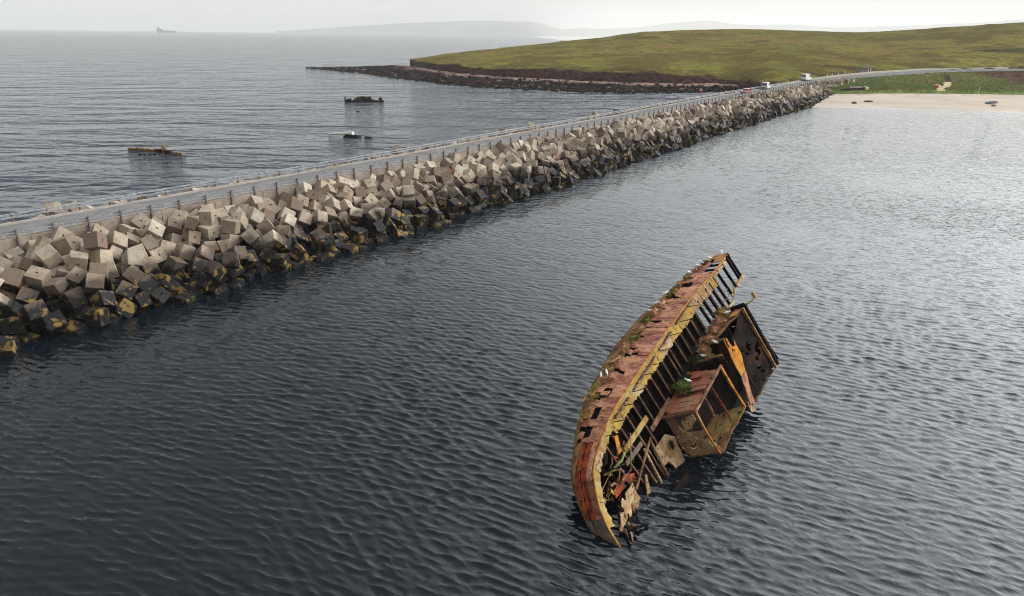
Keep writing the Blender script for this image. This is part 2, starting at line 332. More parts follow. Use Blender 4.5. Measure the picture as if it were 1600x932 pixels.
def zone_node(t):
    a = t.n('ShaderNodeAttribute'); a.attribute_name = 'zone'; return a.outputs['Fac']

# hill grass
def m_hill():
    t = NT('hill_grass'); P = t.pos(); z = zone_node(t)
    n1 = t.noise(P, 0.010, 5, 0.6, 0.5); n2 = t.noise(P, 0.045, 6, 0.65, 0.3); n3 = t.noise(P, 0.35, 4, 0.6)
    col = t.mix(t.ramp(n1, 0.44, 0.56), lin(138, 136, 58), lin(106, 122, 46))
    col = t.mix(t.ramp(n2, 0.47, 0.55), col, lin(64, 76, 28))
    col = t.mix(t.math('MULTIPLY', t.ramp(n2, 0.58, 0.64), 0.8), col, lin(76, 60, 40))
    col = t.mix(t.math('MULTIPLY', t.ramp(t.noise(P, 0.03, 4, 0.6, offset=(31, 7, 0)), 0.52, 0.62), 0.75), col, lin(146, 128, 66))
    col = t.mix(t.math('MULTIPLY', t.ramp(t.noise(P, 0.02, 5, 0.65, offset=(77, 17, 0)), 0.51, 0.60), 0.8), col, lin(48, 58, 20))
    col = t.mix(t.math('MULTIPLY', t.ramp(n3, 0.44, 0.58), 0.6), col, lin(48, 54, 22))
    # heathery brown towards the crest
    col = t.mix(t.math('MULTIPLY', t.ramp(t.math('MULTIPLY_ADD', n2, 0.6, z), 2.05, 2.45), 0.55), col, lin(106, 86, 48))
    # bare peat and rock where the sea has cut the edge
    rock = t.mix(t.ramp(t.noise(P, 0.55, 5, 0.65, stretch=(1, 1, 2.2)), 0.35, 0.68), lin(30, 20, 18), lin(84, 54, 46))
    edge = t.math('SUBTRACT', 1.0, t.ramp(t.math('MULTIPLY_ADD', t.noise(P, 0.09, 5, 0.65), 0.55, z), 2.2, 2.32))
    lowx = t.n('ShaderNodeSeparateXYZ'); t.l(P, lowx.inputs[0])
    road = t.math('SUBTRACT', 1.0, t.ramp(lowx.outputs[0], 88.0, 112.0))
    peat = t.math('MULTIPLY', edge, t.math('MAXIMUM', road, t.math('MULTIPLY', t.ramp(t.noise(P, 0.05, 3, 0.5, offset=(5, 5, 0)), 0.5, 0.62), 0.85)))
    col = t.mix(peat, col, rock)
    # peat banks above the road
    for (cx, cy, rx, ry) in ((122, 303, 10, 5), (148, 330, 17, 6), (255, 386, 26, 5)):
        dx = t.math('DIVIDE', t.math('SUBTRACT', lowx.outputs[0], cx), rx); dy = t.math('DIVIDE', t.math('SUBTRACT', lowx.outputs[1], cy), ry)
        dd = t.math('ADD', t.math('MULTIPLY', dx, dx), t.math('MULTIPLY', dy, dy))
        dd = t.math('MULTIPLY_ADD', t.noise(P, 0.25, 4, 0.6), 1.2, dd)
        col = t.mix(t.math('MULTIPLY', t.math('SUBTRACT', 1.0, t.ramp(dd, 1.0, 1.9)), 0.8), col, lin(72, 50, 42) if cx < 200 else lin(52, 54, 34))
    t.bump(t.math('ADD', n3, t.noise(P, 0.2, 5, 0.7)), 0.9)
    return t.done(col, 0.95, spec=0.0)
def m_shore():
    t = NT('weedy_shore_rock'); P = t.pos(); z = zone_node(t)
    n = t.noise(P, 0.45, 6, 0.7, stretch=(0.6, 1, 1)); n2 = t.noise(P, 0.09, 4, 0.6, stretch=(0.5, 1, 1))
    kelp = t.mix(t.ramp(n, 0.4, 0.7), lin(10, 8, 8), lin(36, 24, 22))
    kelp = t.mix(t.math('MULTIPLY', t.ramp(n2, 0.52, 0.62), 0.8), kelp, lin(58, 36, 32)); kelp = t.mix(t.ramp(t.noise(P, 0.9, 3, 0.7, offset=(9, 9, 9)), 0.66, 0.72), kelp, lin(120, 96, 86))
    peb = t.mix(t.ramp(t.noise(P, 1.3, 4, 0.7), 0.4, 0.7), lin(120, 92, 82), lin(186, 160, 146))
    f = t.ramp(t.math('MULTIPLY_ADD', n2, 0.5, z), 1.93, 2.1)
    sx = t.n('ShaderNodeSeparateXYZ'); t.l(P, sx.inputs[0])
    f = t.math('MULTIPLY', f, t.ramp(sx.outputs[0], -75.0, -50.0))
    t.bump(n, 0.5)
    return t.done(t.mix(f, kelp, peb), 0.95, spec=0.0)
def m_beach():
    t = NT('beach_sand'); P = t.pos(); z = zone_node(t)
    n = t.noise(P, 0.06, 5, 0.6, 0.4, stretch=(1, 2.2, 1)); n2 = t.noise(P, 1.2, 4, 0.7)
    dry = t.mix(t.ramp(n, 0.35, 0.7), lin(184, 168, 148), lin(168, 150, 130))
    dry = t.mix(t.math('MULTIPLY', t.ramp(n2, 0.45, 0.7), 0.2), dry, lin(160, 132, 108))
    wet = t.math('SUBTRACT', 1.0, t.ramp(t.math('MULTIPLY_ADD', n, 0.35, z), 1.16, 1.36))
    wrack = t.math('MULTIPLY', t.ramp(t.noise(P, 0.5, 5, 0.75, stretch=(0.4, 2.0, 1)), 0.53, 0.62), t.ramp(z, 1.80, 1.96))
    col = t.mix(t.math('MULTIPLY', wet, 0.55), dry, lin(140, 118, 98)); col = t.mix(wrack, col, lin(74, 56, 44))
    t.bump(n2, 0.1)
    return t.done(col, t.math('MULTIPLY_ADD', wet, -0.4, 0.9))
def m_dune():
    t = NT('dune_grass_bank'); P = t.pos(); z = zone_node(t)
    n = t.noise(P, 0.35, 5, 0.65); n2 = t.noise(P, 0.07, 4, 0.6, stretch=(1, 0.6, 1))
    col = t.mix(t.ramp(n, 0.35, 0.65), lin(84, 98, 46), lin(136, 146, 78)); col = t.mix(t.ramp(n2, 0.45, 0.65), col, lin(104, 114, 56))
    blue = t.math('SUBTRACT', 1.0, t.ramp(t.math('MULTIPLY_ADD', n, 0.3, z), 0.35, 0.75)); col = t.mix(t.math('MULTIPLY', blue, 0.75), col, lin(74, 88, 70))
    up = t.ramp(t.math('MULTIPLY_ADD', n, 0.4, z), 1.2, 1.35); col = t.mix(t.math('MULTIPLY', up, 0.85), col, t.mix(t.ramp(n2, 0.4, 0.6), lin(92, 84, 48), lin(66, 72, 40)))
    sx = t.n('ShaderNodeSeparateXYZ'); t.l(P, sx.inputs[0])
    heath = t.math('MULTIPLY', t.ramp(t.math('MULTIPLY_ADD', n2, 26.0, sx.outputs[0]), 208.0, 222.0), t.ramp(t.math('MULTIPLY_ADD', n, 0.3, z), 1.15, 1.3))
    col = t.mix(heath, col, t.mix(t.ramp(n, 0.4, 0.62), lin(62, 42, 40), lin(92, 62, 54)))
    t.bump(n, 0.6)
    return t.done(col, 0.95, spec=0.0)

shore_out = [(p[0], p[1] - 3.0, -1.2) for p in SHORE_FRONT]
shore_back2 = [(p[0] - (6 if i < 7 else 0), p[1] + (10 if i < 7 else 2.0), -1.5 if i < 7 else p[2] + 0.3) for i, p in enumerate(SHORE_BACK)]
V, F, Z, n = loft([shore_out, SHORE_FRONT, SHORE_BACK, shore_back2], 220, [2, 16, 3], [(0.2, 0.2, 1), (0.75, 0.16, 0.8), (0.3, 0.2, 1)])
shore = with_zone(struct(obj('rocky_shore', V, F, m_shore(), smooth=True)), Z, n, 4)

crest_back = [(p[0] * 1.12, p[1] * 1.12, p[2] - 12) for p in HILL_CREST]
base_in = [(p[0], p[1] - 1.0, p[2] - 1.2) for p in HILL_BASE]
mid = []
for a, b in zip(HILL_TOP, HILL_CREST):
    t_ = 0.45; mid.append((a[0] + (b[0] - a[0]) * t_, a[1] + (b[1] - a[1]) * t_, a[2] + (b[2] - a[2]) * (t_ ** 0.8)))
V, F, Z, n = loft([base_in, HILL_BASE, HILL_TOP, HILL_CREST, crest_back], 300, [1, 6, 70, 4], [(0, 1, 1), (0.9, 0.14, 0.7), (0.9, 0.035, 0.82), (0.3, 0.05, 1)])
hill = with_zone(struct(obj('hill', V, F, m_hill(), smooth=True)), Z, n, 5)

bw0 = [(p[0] - 2, p[1] - 8, -0.9) for p in BEACH_WATER]
bt2 = [(p[0] + 1, p[1] + 3, p[2] - 0.5) for p in BEACH_TOP]
V, F, Z, n = loft([bw0, BEACH_WATER, BEACH_TOP, bt2], 160, [4, 22, 2], [(0, 1, 1), (0.06, 0.12, 0.9), (0, 1, 1)])
beach = with_zone(struct(obj('beach', V, F, m_beach(), smooth=True)), Z, n, 4)
dune_front = [(p[0] - 0.2, p[1] - 0.4, p[2] - 0.3) for p in BEACH_TOP]
dune_lip = [(p[0] + 0.3, p[1] + 1.2, p[2] + 0.75) for p in BEACH_TOP]
def edge_pts(pts, xs):
    P = resample(pts, 200); out = []
    for x in xs:
        q = min(P, key=lambda p: abs(p.x - x)); out.append(q)
    return out
road_edge = [(p[0] + 0.2, p[1] - 0.3, p[2] - 0.1) for p in [tuple(q) for q in resample(ROAD_NEAR, len(DUNE_BACK))]]
road_edge2 = [(p[0] - 2.5, p[1] + 6, p[2] - 0.3) for p in road_edge]
V, F, Z, n = loft([dune_front, dune_lip, DUNE_BACK, road_edge, road_edge2], 200, [3, 30, 14, 2], [(0, 1, 1), (0.35, 0.18, 0.9), (0.3, 0.15, 1), (0, 1, 1)])
dune = with_zone(struct(obj('dune_bank', V, F, m_dune(), smooth=True)), [max(0, z - 0.0) for z in Z], n, 5)

# far hills across the water
def ridge(name, pts, depth, mat):
    P = resample(pts, 160); V = []; F = []
    for p in P:
        d = Vector((p.x, p.y, 0)).normalized(); k = fbm(p, 0.0012, 5)
        z = p.z + max(0, p.z - 25) * 0.10 * k
        V += [p - d * depth + Vector((0, 0, -p.z - 2)), p - d * depth * 0.35 + Vector((0, 0, -p.z * 0.45)), Vector((p.x, p.y, z)), p + d * depth + Vector((0, 0, -p.z - 2))]
    for i in range(len(P) - 1):
        for k in range(3): F.append((i * 4 + k, (i + 1) * 4 + k, (i + 1) * 4 + k + 1, i * 4 + k + 1))
    return struct(obj(name, V, F, mat, smooth=True))
m_far = plain('moorland', lin(84, 84, 60), 0.95, 0.3, 0.002)
ridge('far_hills', RIDGE_FAR, 700, m_far); ridge('low_hills', RIDGE_NEAR, 600, m_far)

# causeway core, road ------------------------------------------------
def m_conc(name, a, b, c=None):
    t = NT(name); P = t.pos(); n = t.noise(P, 1.3, 6, 0.65); n2 = t.noise(P, 0.25, 4, 0.6, 0.5)
    col = t.mix(t.ramp(n, 0.35, 0.7), a, b); col = t.mix(t.math('MULTIPLY', t.ramp(n2, 0.5, 0.7), 0.6), col, c or tuple(x * 0.6 for x in a[:3]) + (1,))
    t.bump(t.noise(P, 6.0, 4, 0.6), 0.02); return t.done(col, 0.9)
m_kerb = m_conc('parapet_concrete', lin(134, 120, 106), lin(168, 152, 136), lin(116, 92, 76))
m_kerb_top = m_conc('kerb_concrete', lin(158, 148, 138), lin(180, 170, 158), lin(132, 120, 108))
m_core = m_conc('rubble_core', lin(50, 44, 40), lin(72, 62, 56))
def m_road():
    t = NT('asphalt'); P = t.pos(); n = t.noise(P, 0.5, 5, 0.6); n2 = t.noise(P, 14.0, 3, 0.6)
    col = t.mix(t.ramp(n, 0.35, 0.7), lin(118, 116, 114), lin(138, 135, 131)); col = t.mix(t.math('MULTIPLY', t.ramp(n2, 0.4, 0.7), 0.35), col, lin(84, 82, 82))
    t.bump(n2, 0.01); return t.done(col, 0.95, spec=0.0)
def ribbon(name, cols, mat, close=False):
    """cols: list of polylines (same length) joined into a sheet"""
    n = len(cols[0]); V = [p for c in cols for p in c]
    F = [(j * n + i, (j + 1) * n + i, (j + 1) * n + i + 1, j * n + i + 1) for j in range(len(cols) - 1) for i in range(n - 1)]
    if close:
        k = len(cols); F.append(tuple(j * n for j in range(k))); F.append(tuple(j * n + n - 1 for j in reversed(range(k))))
    return obj(name, V, F, mat)
SS = [-40 + 4 * i for i in range(int((S_END + 40) / 4) + 1)]
W_ROAD = 4.35
near_edge = [bar_pt(s, 0, ROAD_Z) for s in SS] + [Vector(p) + Vector((0, 0, -0.1)) for p in [tuple(q) for q in resample(ROAD_NEAR[1:], 40)]]
far_edge = []
for i, p in enumerate(near_edge):
    q = near_edge[min(i + 1, len(near_edge) - 1)] - near_edge[max(i - 1, 0)]; q.z = 0; q.normalize(); nn = Vector((-q.y, q.x, 0))
    k = max(0, (i - len(SS)) / 40.0); far_edge.append(p + nn * (W_ROAD + 2.5 * min(1, k * 3)) + Vector((0, 0, 0.6 * min(1, k * 2.5))))
def off_line(a, b, t, dz): return [p.lerp(q, t) + Vector((0, 0, dz)) for p, q in zip(a, b)]
road = struct(ribbon('road', [off_line(near_edge, far_edge, -0.02, 0), far_edge], m_road()))
verge_mat = m_conc('gravel_verge', lin(150, 138, 116), lin(128, 118, 88), lin(96, 96, 54))
i0 = len(SS) - 6
verge = struct(ribbon('road_verge', [off_line(near_edge[i0:], far_edge[i0:], t, dz) for t, dz in ((1.0, -0.02), (1.25, 0.1), (1.6, 0.0), (1.7, -1.0))], verge_mat))
# core of the bank under the armour blocks, both flanks
core_prof = [(-10.4, -3.0), (-8.2, -2.6), (-4.9, -0.9), (-2.5, 0.6), (-0.44, 2.0), (-0.44, 4.2), (0.05, 4.75), (4.4, 4.75), (4.85, 4.2), (4.85, 2.0), (7, 0.6), (9.4, -0.9), (12.6, -2.6), (15, -3.0)]
core = struct(ribbon('causeway_core', [[bar_pt(s, o, z) for s in SS + [250, 258, 266]] for o, z in core_prof], m_core))
HEAP_TXT = """
0,232,778,-12,-139,-129,7 1,382,872,-87,-101,124,-201 0,617,638,57,268,-54,105 0,656,871,-66,37,89,-27 0,695,738,-22,-59,33,66 2,907,890,-57,181,-227,-15 2,1040,672,73,160,-47,82 0,1188,890,-30,-234,-80,-135 0,1293,775,-26,-108,206,146 2,1405,887,-70,305,-19,-146 2,1580,898,-86,-288,-8,-157 0,1756,885,-74,117,-28,-154
1,1850,655,71,146,-97,-166 0,1992,878,-67,-44,87,-215 3,2133,866,-88,249,-27,84 1,2344,862,-99,35,36,208 0,2386,611,96,-44,23,241 0,2523,884,-89,96,147,-79 0,2699,865,-77,269,57,119 0,2938,871,-73,-150,-103,-163 0,2971,617,54,-114,-39,-258 0,3116,986,23,101,-113,225 0,3195,880,-83,-31,-22,3 0,3459,883,-95,61,125,-98
3,3581,893,-90,266,101,-42 2,3751,875,-63,92,57,-82 0,4006,778,-30,-117,-33,-279 2,3966,897,-81,63,-9,-152 2,4238,700,31,-227,28,-140 2,4241,887,-78,180,15,137 0,4420,729,-11,158,96,-150 2,4536,859,-78,-70,-12,-289 3,4731,900,-105,-8,12,-1 3,4896,900,-106,4,-55,312 1,4987,828,-63,77,18,45 2,5164,880,-89,-131,22,-304
2,5307,837,-79,-157,82,-180 2,5348,918,2,-83,-2,307 0,5358,546,134,-61,306,-14 0,5744,861,-77,65,-126,178 1,5632,620,89,81,-49,156 0,6019,871,-79,145,34,47 1,6049,624,54,31,46,312 0,6280,893,-69,-5,53,-5 0,6295,671,62,254,1,192 0,6549,879,-88,-125,6,310 1,6689,896,-105,-6,-6,1 3,6914,899,-120,131,2,0
2,6989,768,-14,-66,-76,-38 0,7141,876,-56,51,-45,275 1,7213,721,0,-117,-25,-286 2,7392,880,-82,39,-120,120 0,7536,805,-52,-102,-47,-246 0,7675,893,-88,-147,-4,-157 0,7803,869,-90,-2,271,-146 2,7958,865,-64,-156,36,211 1,8103,889,-84,-6,-11,-156 1,8243,879,-74,-104,117,-113 1,8761,822,8,-21,-87,17 0,8523,888,-87,-137,138,-135
1,8664,885,-96,-159,-14,-156 0,8812,948,-9,-5,-3,163 2,8885,807,-49,-122,86,228 1,9087,905,-87,146,-13,2 3,9378,774,-53,38,-308,10 0,9370,885,-93,139,20,8 1,9510,796,-44,11,104,161 0,1086,625,227,84,-237,102 0,990,520,286,1,-280,96 0,1018,781,-35,-191,-49,-103 1,760,873,19,-68,-16,119 0,1003,996,26,-195,-95,-5
1,1245,861,77,62,9,35 2,1402,971,100,-92,-41,-34 0,1564,1050,17,312,17,117 0,1685,946,41,232,1,-178 0,1675,777,-24,-85,-77,185 3,1869,918,9,-195,-75,15 0,2000,815,48,-139,66,155 3,2194,961,10,-82,170,23 3,2262,823,-58,-108,-77,161 1,2354,756,-6,-111,-86,148 0,2504,767,-16,-210,57,134 0,2633,980,16,134,-23,-193
0,2818,914,36,-171,-235,15 0,2979,994,16,154,283,-12 2,3167,773,-32,-16,40,150 1,3246,908,56,34,105,-153 2,3382,911,9,-18,287,-159 2,3509,924,33,-177,-4,21 3,3642,928,-6,-258,60,-103 0,3854,924,15,-61,-273,-86 1,4008,1040,23,-41,41,58 1,4175,994,29,-161,73,-85 0,4296,839,37,-2,181,11 0,4343,987,23,160,-4,-288
0,4580,1013,4,-297,-142,5 2,4709,1053,2,-292,-168,8 1,4815,891,8,97,216,-87 0,4986,844,82,-123,-38,-245 2,5127,901,17,-82,-191,-80 3,5249,836,72,-189,-54,-1 0,5462,897,3,165,-111,-167 0,5578,878,45,140,72,139 0,5723,915,28,-8,-30,-110 1,5815,831,55,-97,-52,-295 0,5922,805,-28,-87,84,246 0,6047,974,31,249,54,11
0,6173,889,-12,95,-37,-139 0,6360,898,35,-256,47,58 0,6508,938,55,88,-47,-256 1,6660,863,9,161,-174,-12 3,6785,940,-14,0,-312,-29 3,6925,932,33,298,-73,-22 0,7053,908,21,56,-104,-102 0,7259,870,47,272,41,32 0,7391,932,36,-20,-249,176 2,7509,866,68,-109,23,272 1,7657,860,29,145,7,186 1,7776,815,41,-8,31,150
1,7912,920,31,26,-252,167 2,8066,841,48,-40,12,111 1,8180,1021,4,38,-2,-125 0,8384,870,4,289,-55,92 0,8524,1014,22,-164,25,39 1,8614,896,16,-8,-292,126 0,8688,1013,16,-53,-154,24 0,8953,955,41,-243,-39,-176 1,9046,814,-45,125,5,-4 0,9192,912,34,222,-51,186 2,9325,1016,14,-137,-20,229 3,9530,904,-17,-202,52,-171
3,411,774,-13,55,112,19 0,230,899,-3,21,5,-132 3,585,408,183,92,-5,-30 0,658,584,209,-215,-48,-67 0,736,579,72,-204,-39,-71 0,864,772,-10,37,-28,290 0,856,629,59,-106,42,69 2,1129,798,84,-189,-104,-81 2,1195,683,49,102,-297,31 0,1430,813,72,-120,-86,-62 0,1394,700,31,154,-12,122 0,1581,702,12,-80,-101,166
0,1719,657,53,236,42,-178 0,1836,765,-30,-157,102,-140 1,1969,754,-32,-18,-67,-160 0,2168,775,-29,65,-26,-269 1,2227,671,44,-87,85,220 0,2447,716,120,-138,113,116 0,2623,624,55,24,75,183 2,2666,757,-30,63,83,-117 0,2797,789,-13,-270,28,-157 0,3029,757,-11,-1,231,190 0,3485,639,66,-50,29,97 3,3299,740,-16,-97,-309,5
0,3419,757,-22,70,-5,-309 2,3586,771,-24,-30,64,120 1,3733,771,-31,-102,294,-31 0,3861,723,12,-69,-55,137 0,4058,682,41,-73,50,221 0,4165,814,62,64,59,38 0,4123,588,83,-44,216,173 0,4412,877,-74,8,-300,25 0,4557,744,-2,-113,235,-85 0,4732,810,-12,-56,-202,181 0,4853,742,-11,-3,-51,-176 1,4988,720,-2,54,18,-2
0,5135,749,-13,-72,-18,-4 2,5260,720,13,192,-17,-168 1,5227,569,76,-71,-41,-10 2,5548,715,19,86,87,-163 0,5609,807,-51,-108,57,242 0,5712,752,97,216,-41,148 2,5834,683,20,247,83,-107 0,6113,730,-14,174,45,159 0,6219,546,134,58,-242,70 3,6358,785,-34,-211,19,36 0,6591,629,68,-1,86,-161 1,6611,773,-26,-162,11,-10
0,6828,808,-22,-179,-202,4 1,6889,692,16,114,39,63 2,7041,657,65,35,107,232 0,7101,798,91,201,-43,137 0,7372,659,45,258,-52,-20 3,7423,754,-24,-104,284,-43 1,7576,714,24,71,-89,180 0,7738,659,36,-151,68,163 1,7877,629,43,303,-53,-111 0,7954,742,11,21,-227,-131 3,8104,722,-9,57,-285,56 0,8277,752,-2,126,77,-211
1,8400,672,24,82,-46,-219 0,8498,753,-24,162,-125,74 2,8869,695,28,-118,231,-106 2,8881,784,101,105,68,-155 0,9061,660,40,77,-221,-168 0,9167,735,2,97,100,-134 1,9396,681,16,58,297,31 0,9424,912,19,-40,-10,-128 2,918,423,306,-81,-208,-130 1,327,750,83,-85,-13,-148 0,1208,672,296,50,-128,-172 0,535,676,150,-31,-63,79
0,1376,604,243,33,-102,-152 0,1244,551,244,-16,259,183 0,1523,641,255,144,-33,165 0,1301,786,142,-94,93,212 0,1608,805,133,285,-102,55 3,1481,689,145,-133,29,-31 0,1743,817,95,-274,31,157 2,1637,670,146,230,-28,150 0,1925,789,263,-235,-51,-79 0,1878,753,128,218,23,-14 0,1979,665,83,-70,-110,-119 0,2120,686,101,27,-55,142
2,2210,611,167,-73,-96,-123 3,2501,778,220,-87,-31,282 0,2607,726,123,-77,-310,-5 0,2604,838,46,-91,-252,116 3,2737,662,38,-8,88,-150 0,2895,780,78,246,-9,140 2,3054,708,119,216,-81,120 1,3303,662,35,-39,94,-184 3,3314,605,106,89,51,-18 0,3515,782,131,135,30,-205 0,3616,665,146,124,285,-40 0,3679,682,47,36,26,-169
1,3947,804,91,-62,265,-91 0,4117,737,168,100,276,-27 0,4276,693,158,184,-83,-15 0,4423,860,67,-109,13,13 0,4452,712,150,118,294,-13 0,4615,727,116,-37,-79,-85 0,4790,677,134,52,-63,120 0,4934,703,131,3,-246,-121 2,4999,608,183,-125,229,-117 1,5116,666,78,-33,73,136 1,5216,673,145,-71,-92,-210 0,5409,748,-5,305,-14,-28
3,5482,710,136,-96,59,233 0,5608,769,154,99,-36,-118 1,5843,736,149,-73,-4,107 2,6139,749,117,133,21,59 2,6271,776,225,41,-17,-65 0,6268,803,98,161,-201,55 0,6464,761,50,-64,43,-178 1,6611,779,93,201,170,34 0,6743,748,78,-150,-30,-12 2,6908,806,92,-226,64,-118 2,6948,704,186,-16,234,-48 0,7095,911,146,-278,-39,139
1,7255,665,138,93,30,-272 1,7349,764,113,-236,80,-115 2,7476,668,111,-67,-65,182 1,7671,721,123,290,-73,-60 0,7838,667,186,128,25,-228 0,8006,659,112,56,266,27 2,8161,726,125,92,78,208 1,8239,634,38,66,301,-4 0,8352,664,173,75,-238,42 0,8495,684,115,109,-39,175 0,8629,712,106,38,47,-136 1,8755,682,24,-172,-54,-139
3,8986,711,151,-50,58,259 3,9065,827,64,26,-282,128 1,9199,677,146,89,235,-69 0,9308,759,72,218,-10,-220 1,9532,728,94,-217,83,-125 1,716,332,211,38,64,210 0,191,638,54,263,-13,-30 0,963,609,156,-33,32,-306 0,652,505,121,-58,-48,-66 0,1125,424,237,-218,-1,224 1,828,495,130,-108,100,-115 0,1236,619,142,10,-215,215
2,1109,521,127,175,-93,148 1,1269,438,190,-68,46,285 1,1335,525,121,-77,-21,-3 1,1469,533,168,-39,82,292 0,1591,545,148,109,-54,-292 2,1750,479,190,200,-89,-52 0,1889,543,162,118,230,-74 2,2039,522,133,-91,10,6 1,2170,455,148,45,-11,-296 1,2310,506,183,215,-228,5 0,2478,496,142,116,-26,33 0,2597,527,207,292,-57,38
0,2711,538,147,56,25,-196 0,2840,598,84,-205,33,60 0,2911,513,125,-235,-85,143 0,3173,653,47,79,213,117 1,3250,483,145,26,-17,-290 1,3396,531,132,36,-223,-178 2,3557,559,124,-118,-49,-48 0,3696,514,159,-116,-19,136 0,3831,563,128,-172,49,-124 0,3941,624,112,155,22,195 2,3987,482,178,175,-56,179 1,4235,514,139,243,-86,-80
2,4353,555,120,-222,55,8 0,4493,599,102,203,84,24 0,4698,579,100,0,251,121 3,4804,522,115,119,63,75 3,4950,584,55,-4,-243,137 1,5007,479,156,-94,66,245 2,5165,489,150,95,-51,0 2,5365,445,203,208,95,134 1,5548,559,125,-82,-37,169 0,5665,503,164,-103,71,273 0,5776,577,109,91,283,23 0,5922,643,104,-89,-17,-184
0,6025,518,153,107,282,-35 3,6208,660,170,-81,-61,-266 0,6437,609,90,-100,48,-174 0,6552,523,127,7,80,-152 0,6757,593,84,268,57,100 0,6835,491,168,-94,54,293 0,6911,568,96,44,222,154 0,7010,502,144,-108,-75,-248 1,7140,574,109,291,46,-125 0,7328,552,107,-182,64,109 0,7494,498,125,-48,13,7 0,7617,549,118,-244,-1,11
0,7761,538,114,55,235,170 2,7883,492,137,238,89,-105 1,8120,554,100,134,89,-196 0,8256,540,118,90,-6,12 0,8398,528,128,4,74,-168 1,8506,456,152,-157,38,150 1,8640,591,65,68,-312,17 0,8785,564,115,129,1,-139 1,8946,597,89,-38,2,-148 2,9073,534,145,34,63,10 2,9200,580,114,-277,-46,141 2,9359,533,121,15,-226,-142
1,9511,544,110,-88,-307,39 0,644,501,358,-105,228,-35 0,302,541,106,-33,250,-180 0,573,331,250,-6,-222,-178 0,430,544,129,-105,-49,-175 1,838,327,365,8,-246,-29 1,804,533,250,-54,214,199 0,1066,387,356,-135,21,-165 1,1198,376,362,-60,89,-115 2,1252,514,362,-42,280,121 1,1412,452,233,-92,-68,-48 1,1508,438,304,-68,33,-131
0,1623,491,258,-119,-62,197 0,1787,463,300,52,-45,170 0,1935,505,267,-296,71,-46 2,2061,357,333,-89,82,242 0,2165,479,270,300,3,64 0,2321,451,318,-83,15,21 0,2437,543,259,-142,286,28 1,2557,512,318,-98,-14,-138 0,2708,659,209,-87,70,27 0,2879,464,278,72,-9,181 2,3102,562,109,25,-40,-279 1,3140,480,214,-36,262,158
0,3317,499,250,29,107,-236 2,3480,452,296,88,23,-173 0,3604,508,246,-107,-38,128 0,3736,443,291,118,100,107 0,3862,495,225,111,-290,19 3,4065,437,271,-38,-99,-102 1,4194,472,271,107,15,-307 0,4330,430,302,-99,-38,17 1,4411,607,227,-78,46,-70 0,4570,574,217,-96,9,84 2,4653,463,174,191,-64,116 0,4796,430,277,12,25,41
1,4899,463,192,130,-48,-269 0,5071,523,277,67,208,67 0,5234,472,268,-243,-31,-168 0,5388,361,299,85,-229,117 2,5487,504,214,-160,-60,74 3,5738,488,264,-71,-71,-41 0,5862,445,193,-264,-23,-89 0,5968,498,260,147,58,-262 1,6143,477,193,81,41,267 0,6244,605,264,239,54,-166 2,6359,558,169,56,50,-178 0,6523,399,212,19,-61,162
0,6683,520,164,65,25,293 0,6820,416,288,-34,239,36 0,6936,483,244,57,75,66 0,7107,507,254,-81,6,152 1,7195,494,182,-237,-15,132 1,7386,503,248,35,-5,-66 1,7531,591,214,-81,38,66 3,7691,408,176,-160,-60,-147 1,7766,474,251,-89,93,126 0,7883,497,290,-133,273,42 2,8114,462,164,25,62,147 0,8152,364,225,29,-222,-203
0,8335,447,206,34,83,142 1,8479,447,279,162,-20,-188 2,8627,488,170,108,31,-301 0,8818,557,233,128,-12,-188 0,8941,542,205,-115,195,6 0,9056,460,276,-185,266,-17 2,9212,506,204,-137,99,212 2,9365,480,254,-154,-28,206 3,968,171,344,-136,-98,-141 1,132,350,208,-61,-28,-17 3,931,426,172,91,-118,188 0,452,248,294,284,-49,-104
1,1002,318,237,63,-313,19 1,827,344,212,129,-65,-113 0,1189,242,305,42,-235,-133 3,1070,227,325,-94,-84,173 0,1308,292,269,61,101,-180 1,1375,416,336,71,61,-176 2,1447,304,262,67,26,8 1,1588,313,223,55,32,281 2,1726,303,241,-19,-100,160 1,1861,370,228,276,53,-128 0,2043,407,210,28,227,-106 2,2193,234,320,-68,16,-5
0,2283,352,232,109,0,310 3,2408,333,258,-160,-130,-2 0,2531,311,252,-52,101,-195 1,2652,319,240,-132,69,200 0,2765,388,201,104,-91,172 0,2906,349,248,-313,9,-133 1,3096,315,238,5,-64,-196 0,3232,268,271,14,60,189 0,3345,317,251,98,9,27 1,3506,260,302,-95,-101,181 0,3602,356,256,220,68,-5 1,3762,326,226,-62,27,53
1,3901,348,208,279,-60,-117 0,4096,288,278,48,86,-157 0,4209,367,221,-186,-88,-99 1,4367,324,267,-184,101,166 0,4451,438,187,-180,-104,46 2,4587,266,289,98,62,82 0,4749,262,275,123,-44,-81 0,4894,328,253,79,177,120 0,5101,369,235,6,178,124 0,5192,255,291,87,-33,-39 3,5279,313,220,277,57,97 3,5452,274,272,-266,40,80
2,5580,398,200,-126,-21,-257 0,5764,327,273,-87,-12,13 1,5919,330,250,78,68,-178 0,6039,362,238,91,213,106 3,6163,343,235,28,-91,127 2,6267,413,179,-200,-39,-65 0,6356,326,260,-259,63,79 0,6622,246,283,200,33,236 1,6696,370,212,38,-214,-194 2,6899,296,245,48,225,159 0,7029,352,213,66,-24,-282 0,7144,239,296,-91,98,-178
0,7347,347,266,265,-41,100 2,7432,265,322,59,-32,-57 2,7596,390,207,-268,4,8 0,7711,275,280,-112,-90,142 0,7842,356,244,40,124,182 2,7969,360,238,20,-206,-175 1,8148,226,284,-9,-260,135 1,8291,326,265,100,-6,271 2,8438,304,263,40,246,159 0,8589,323,239,257,-30,-12 0,8755,382,200,-10,54,137 2,8877,353,212,127,-93,173
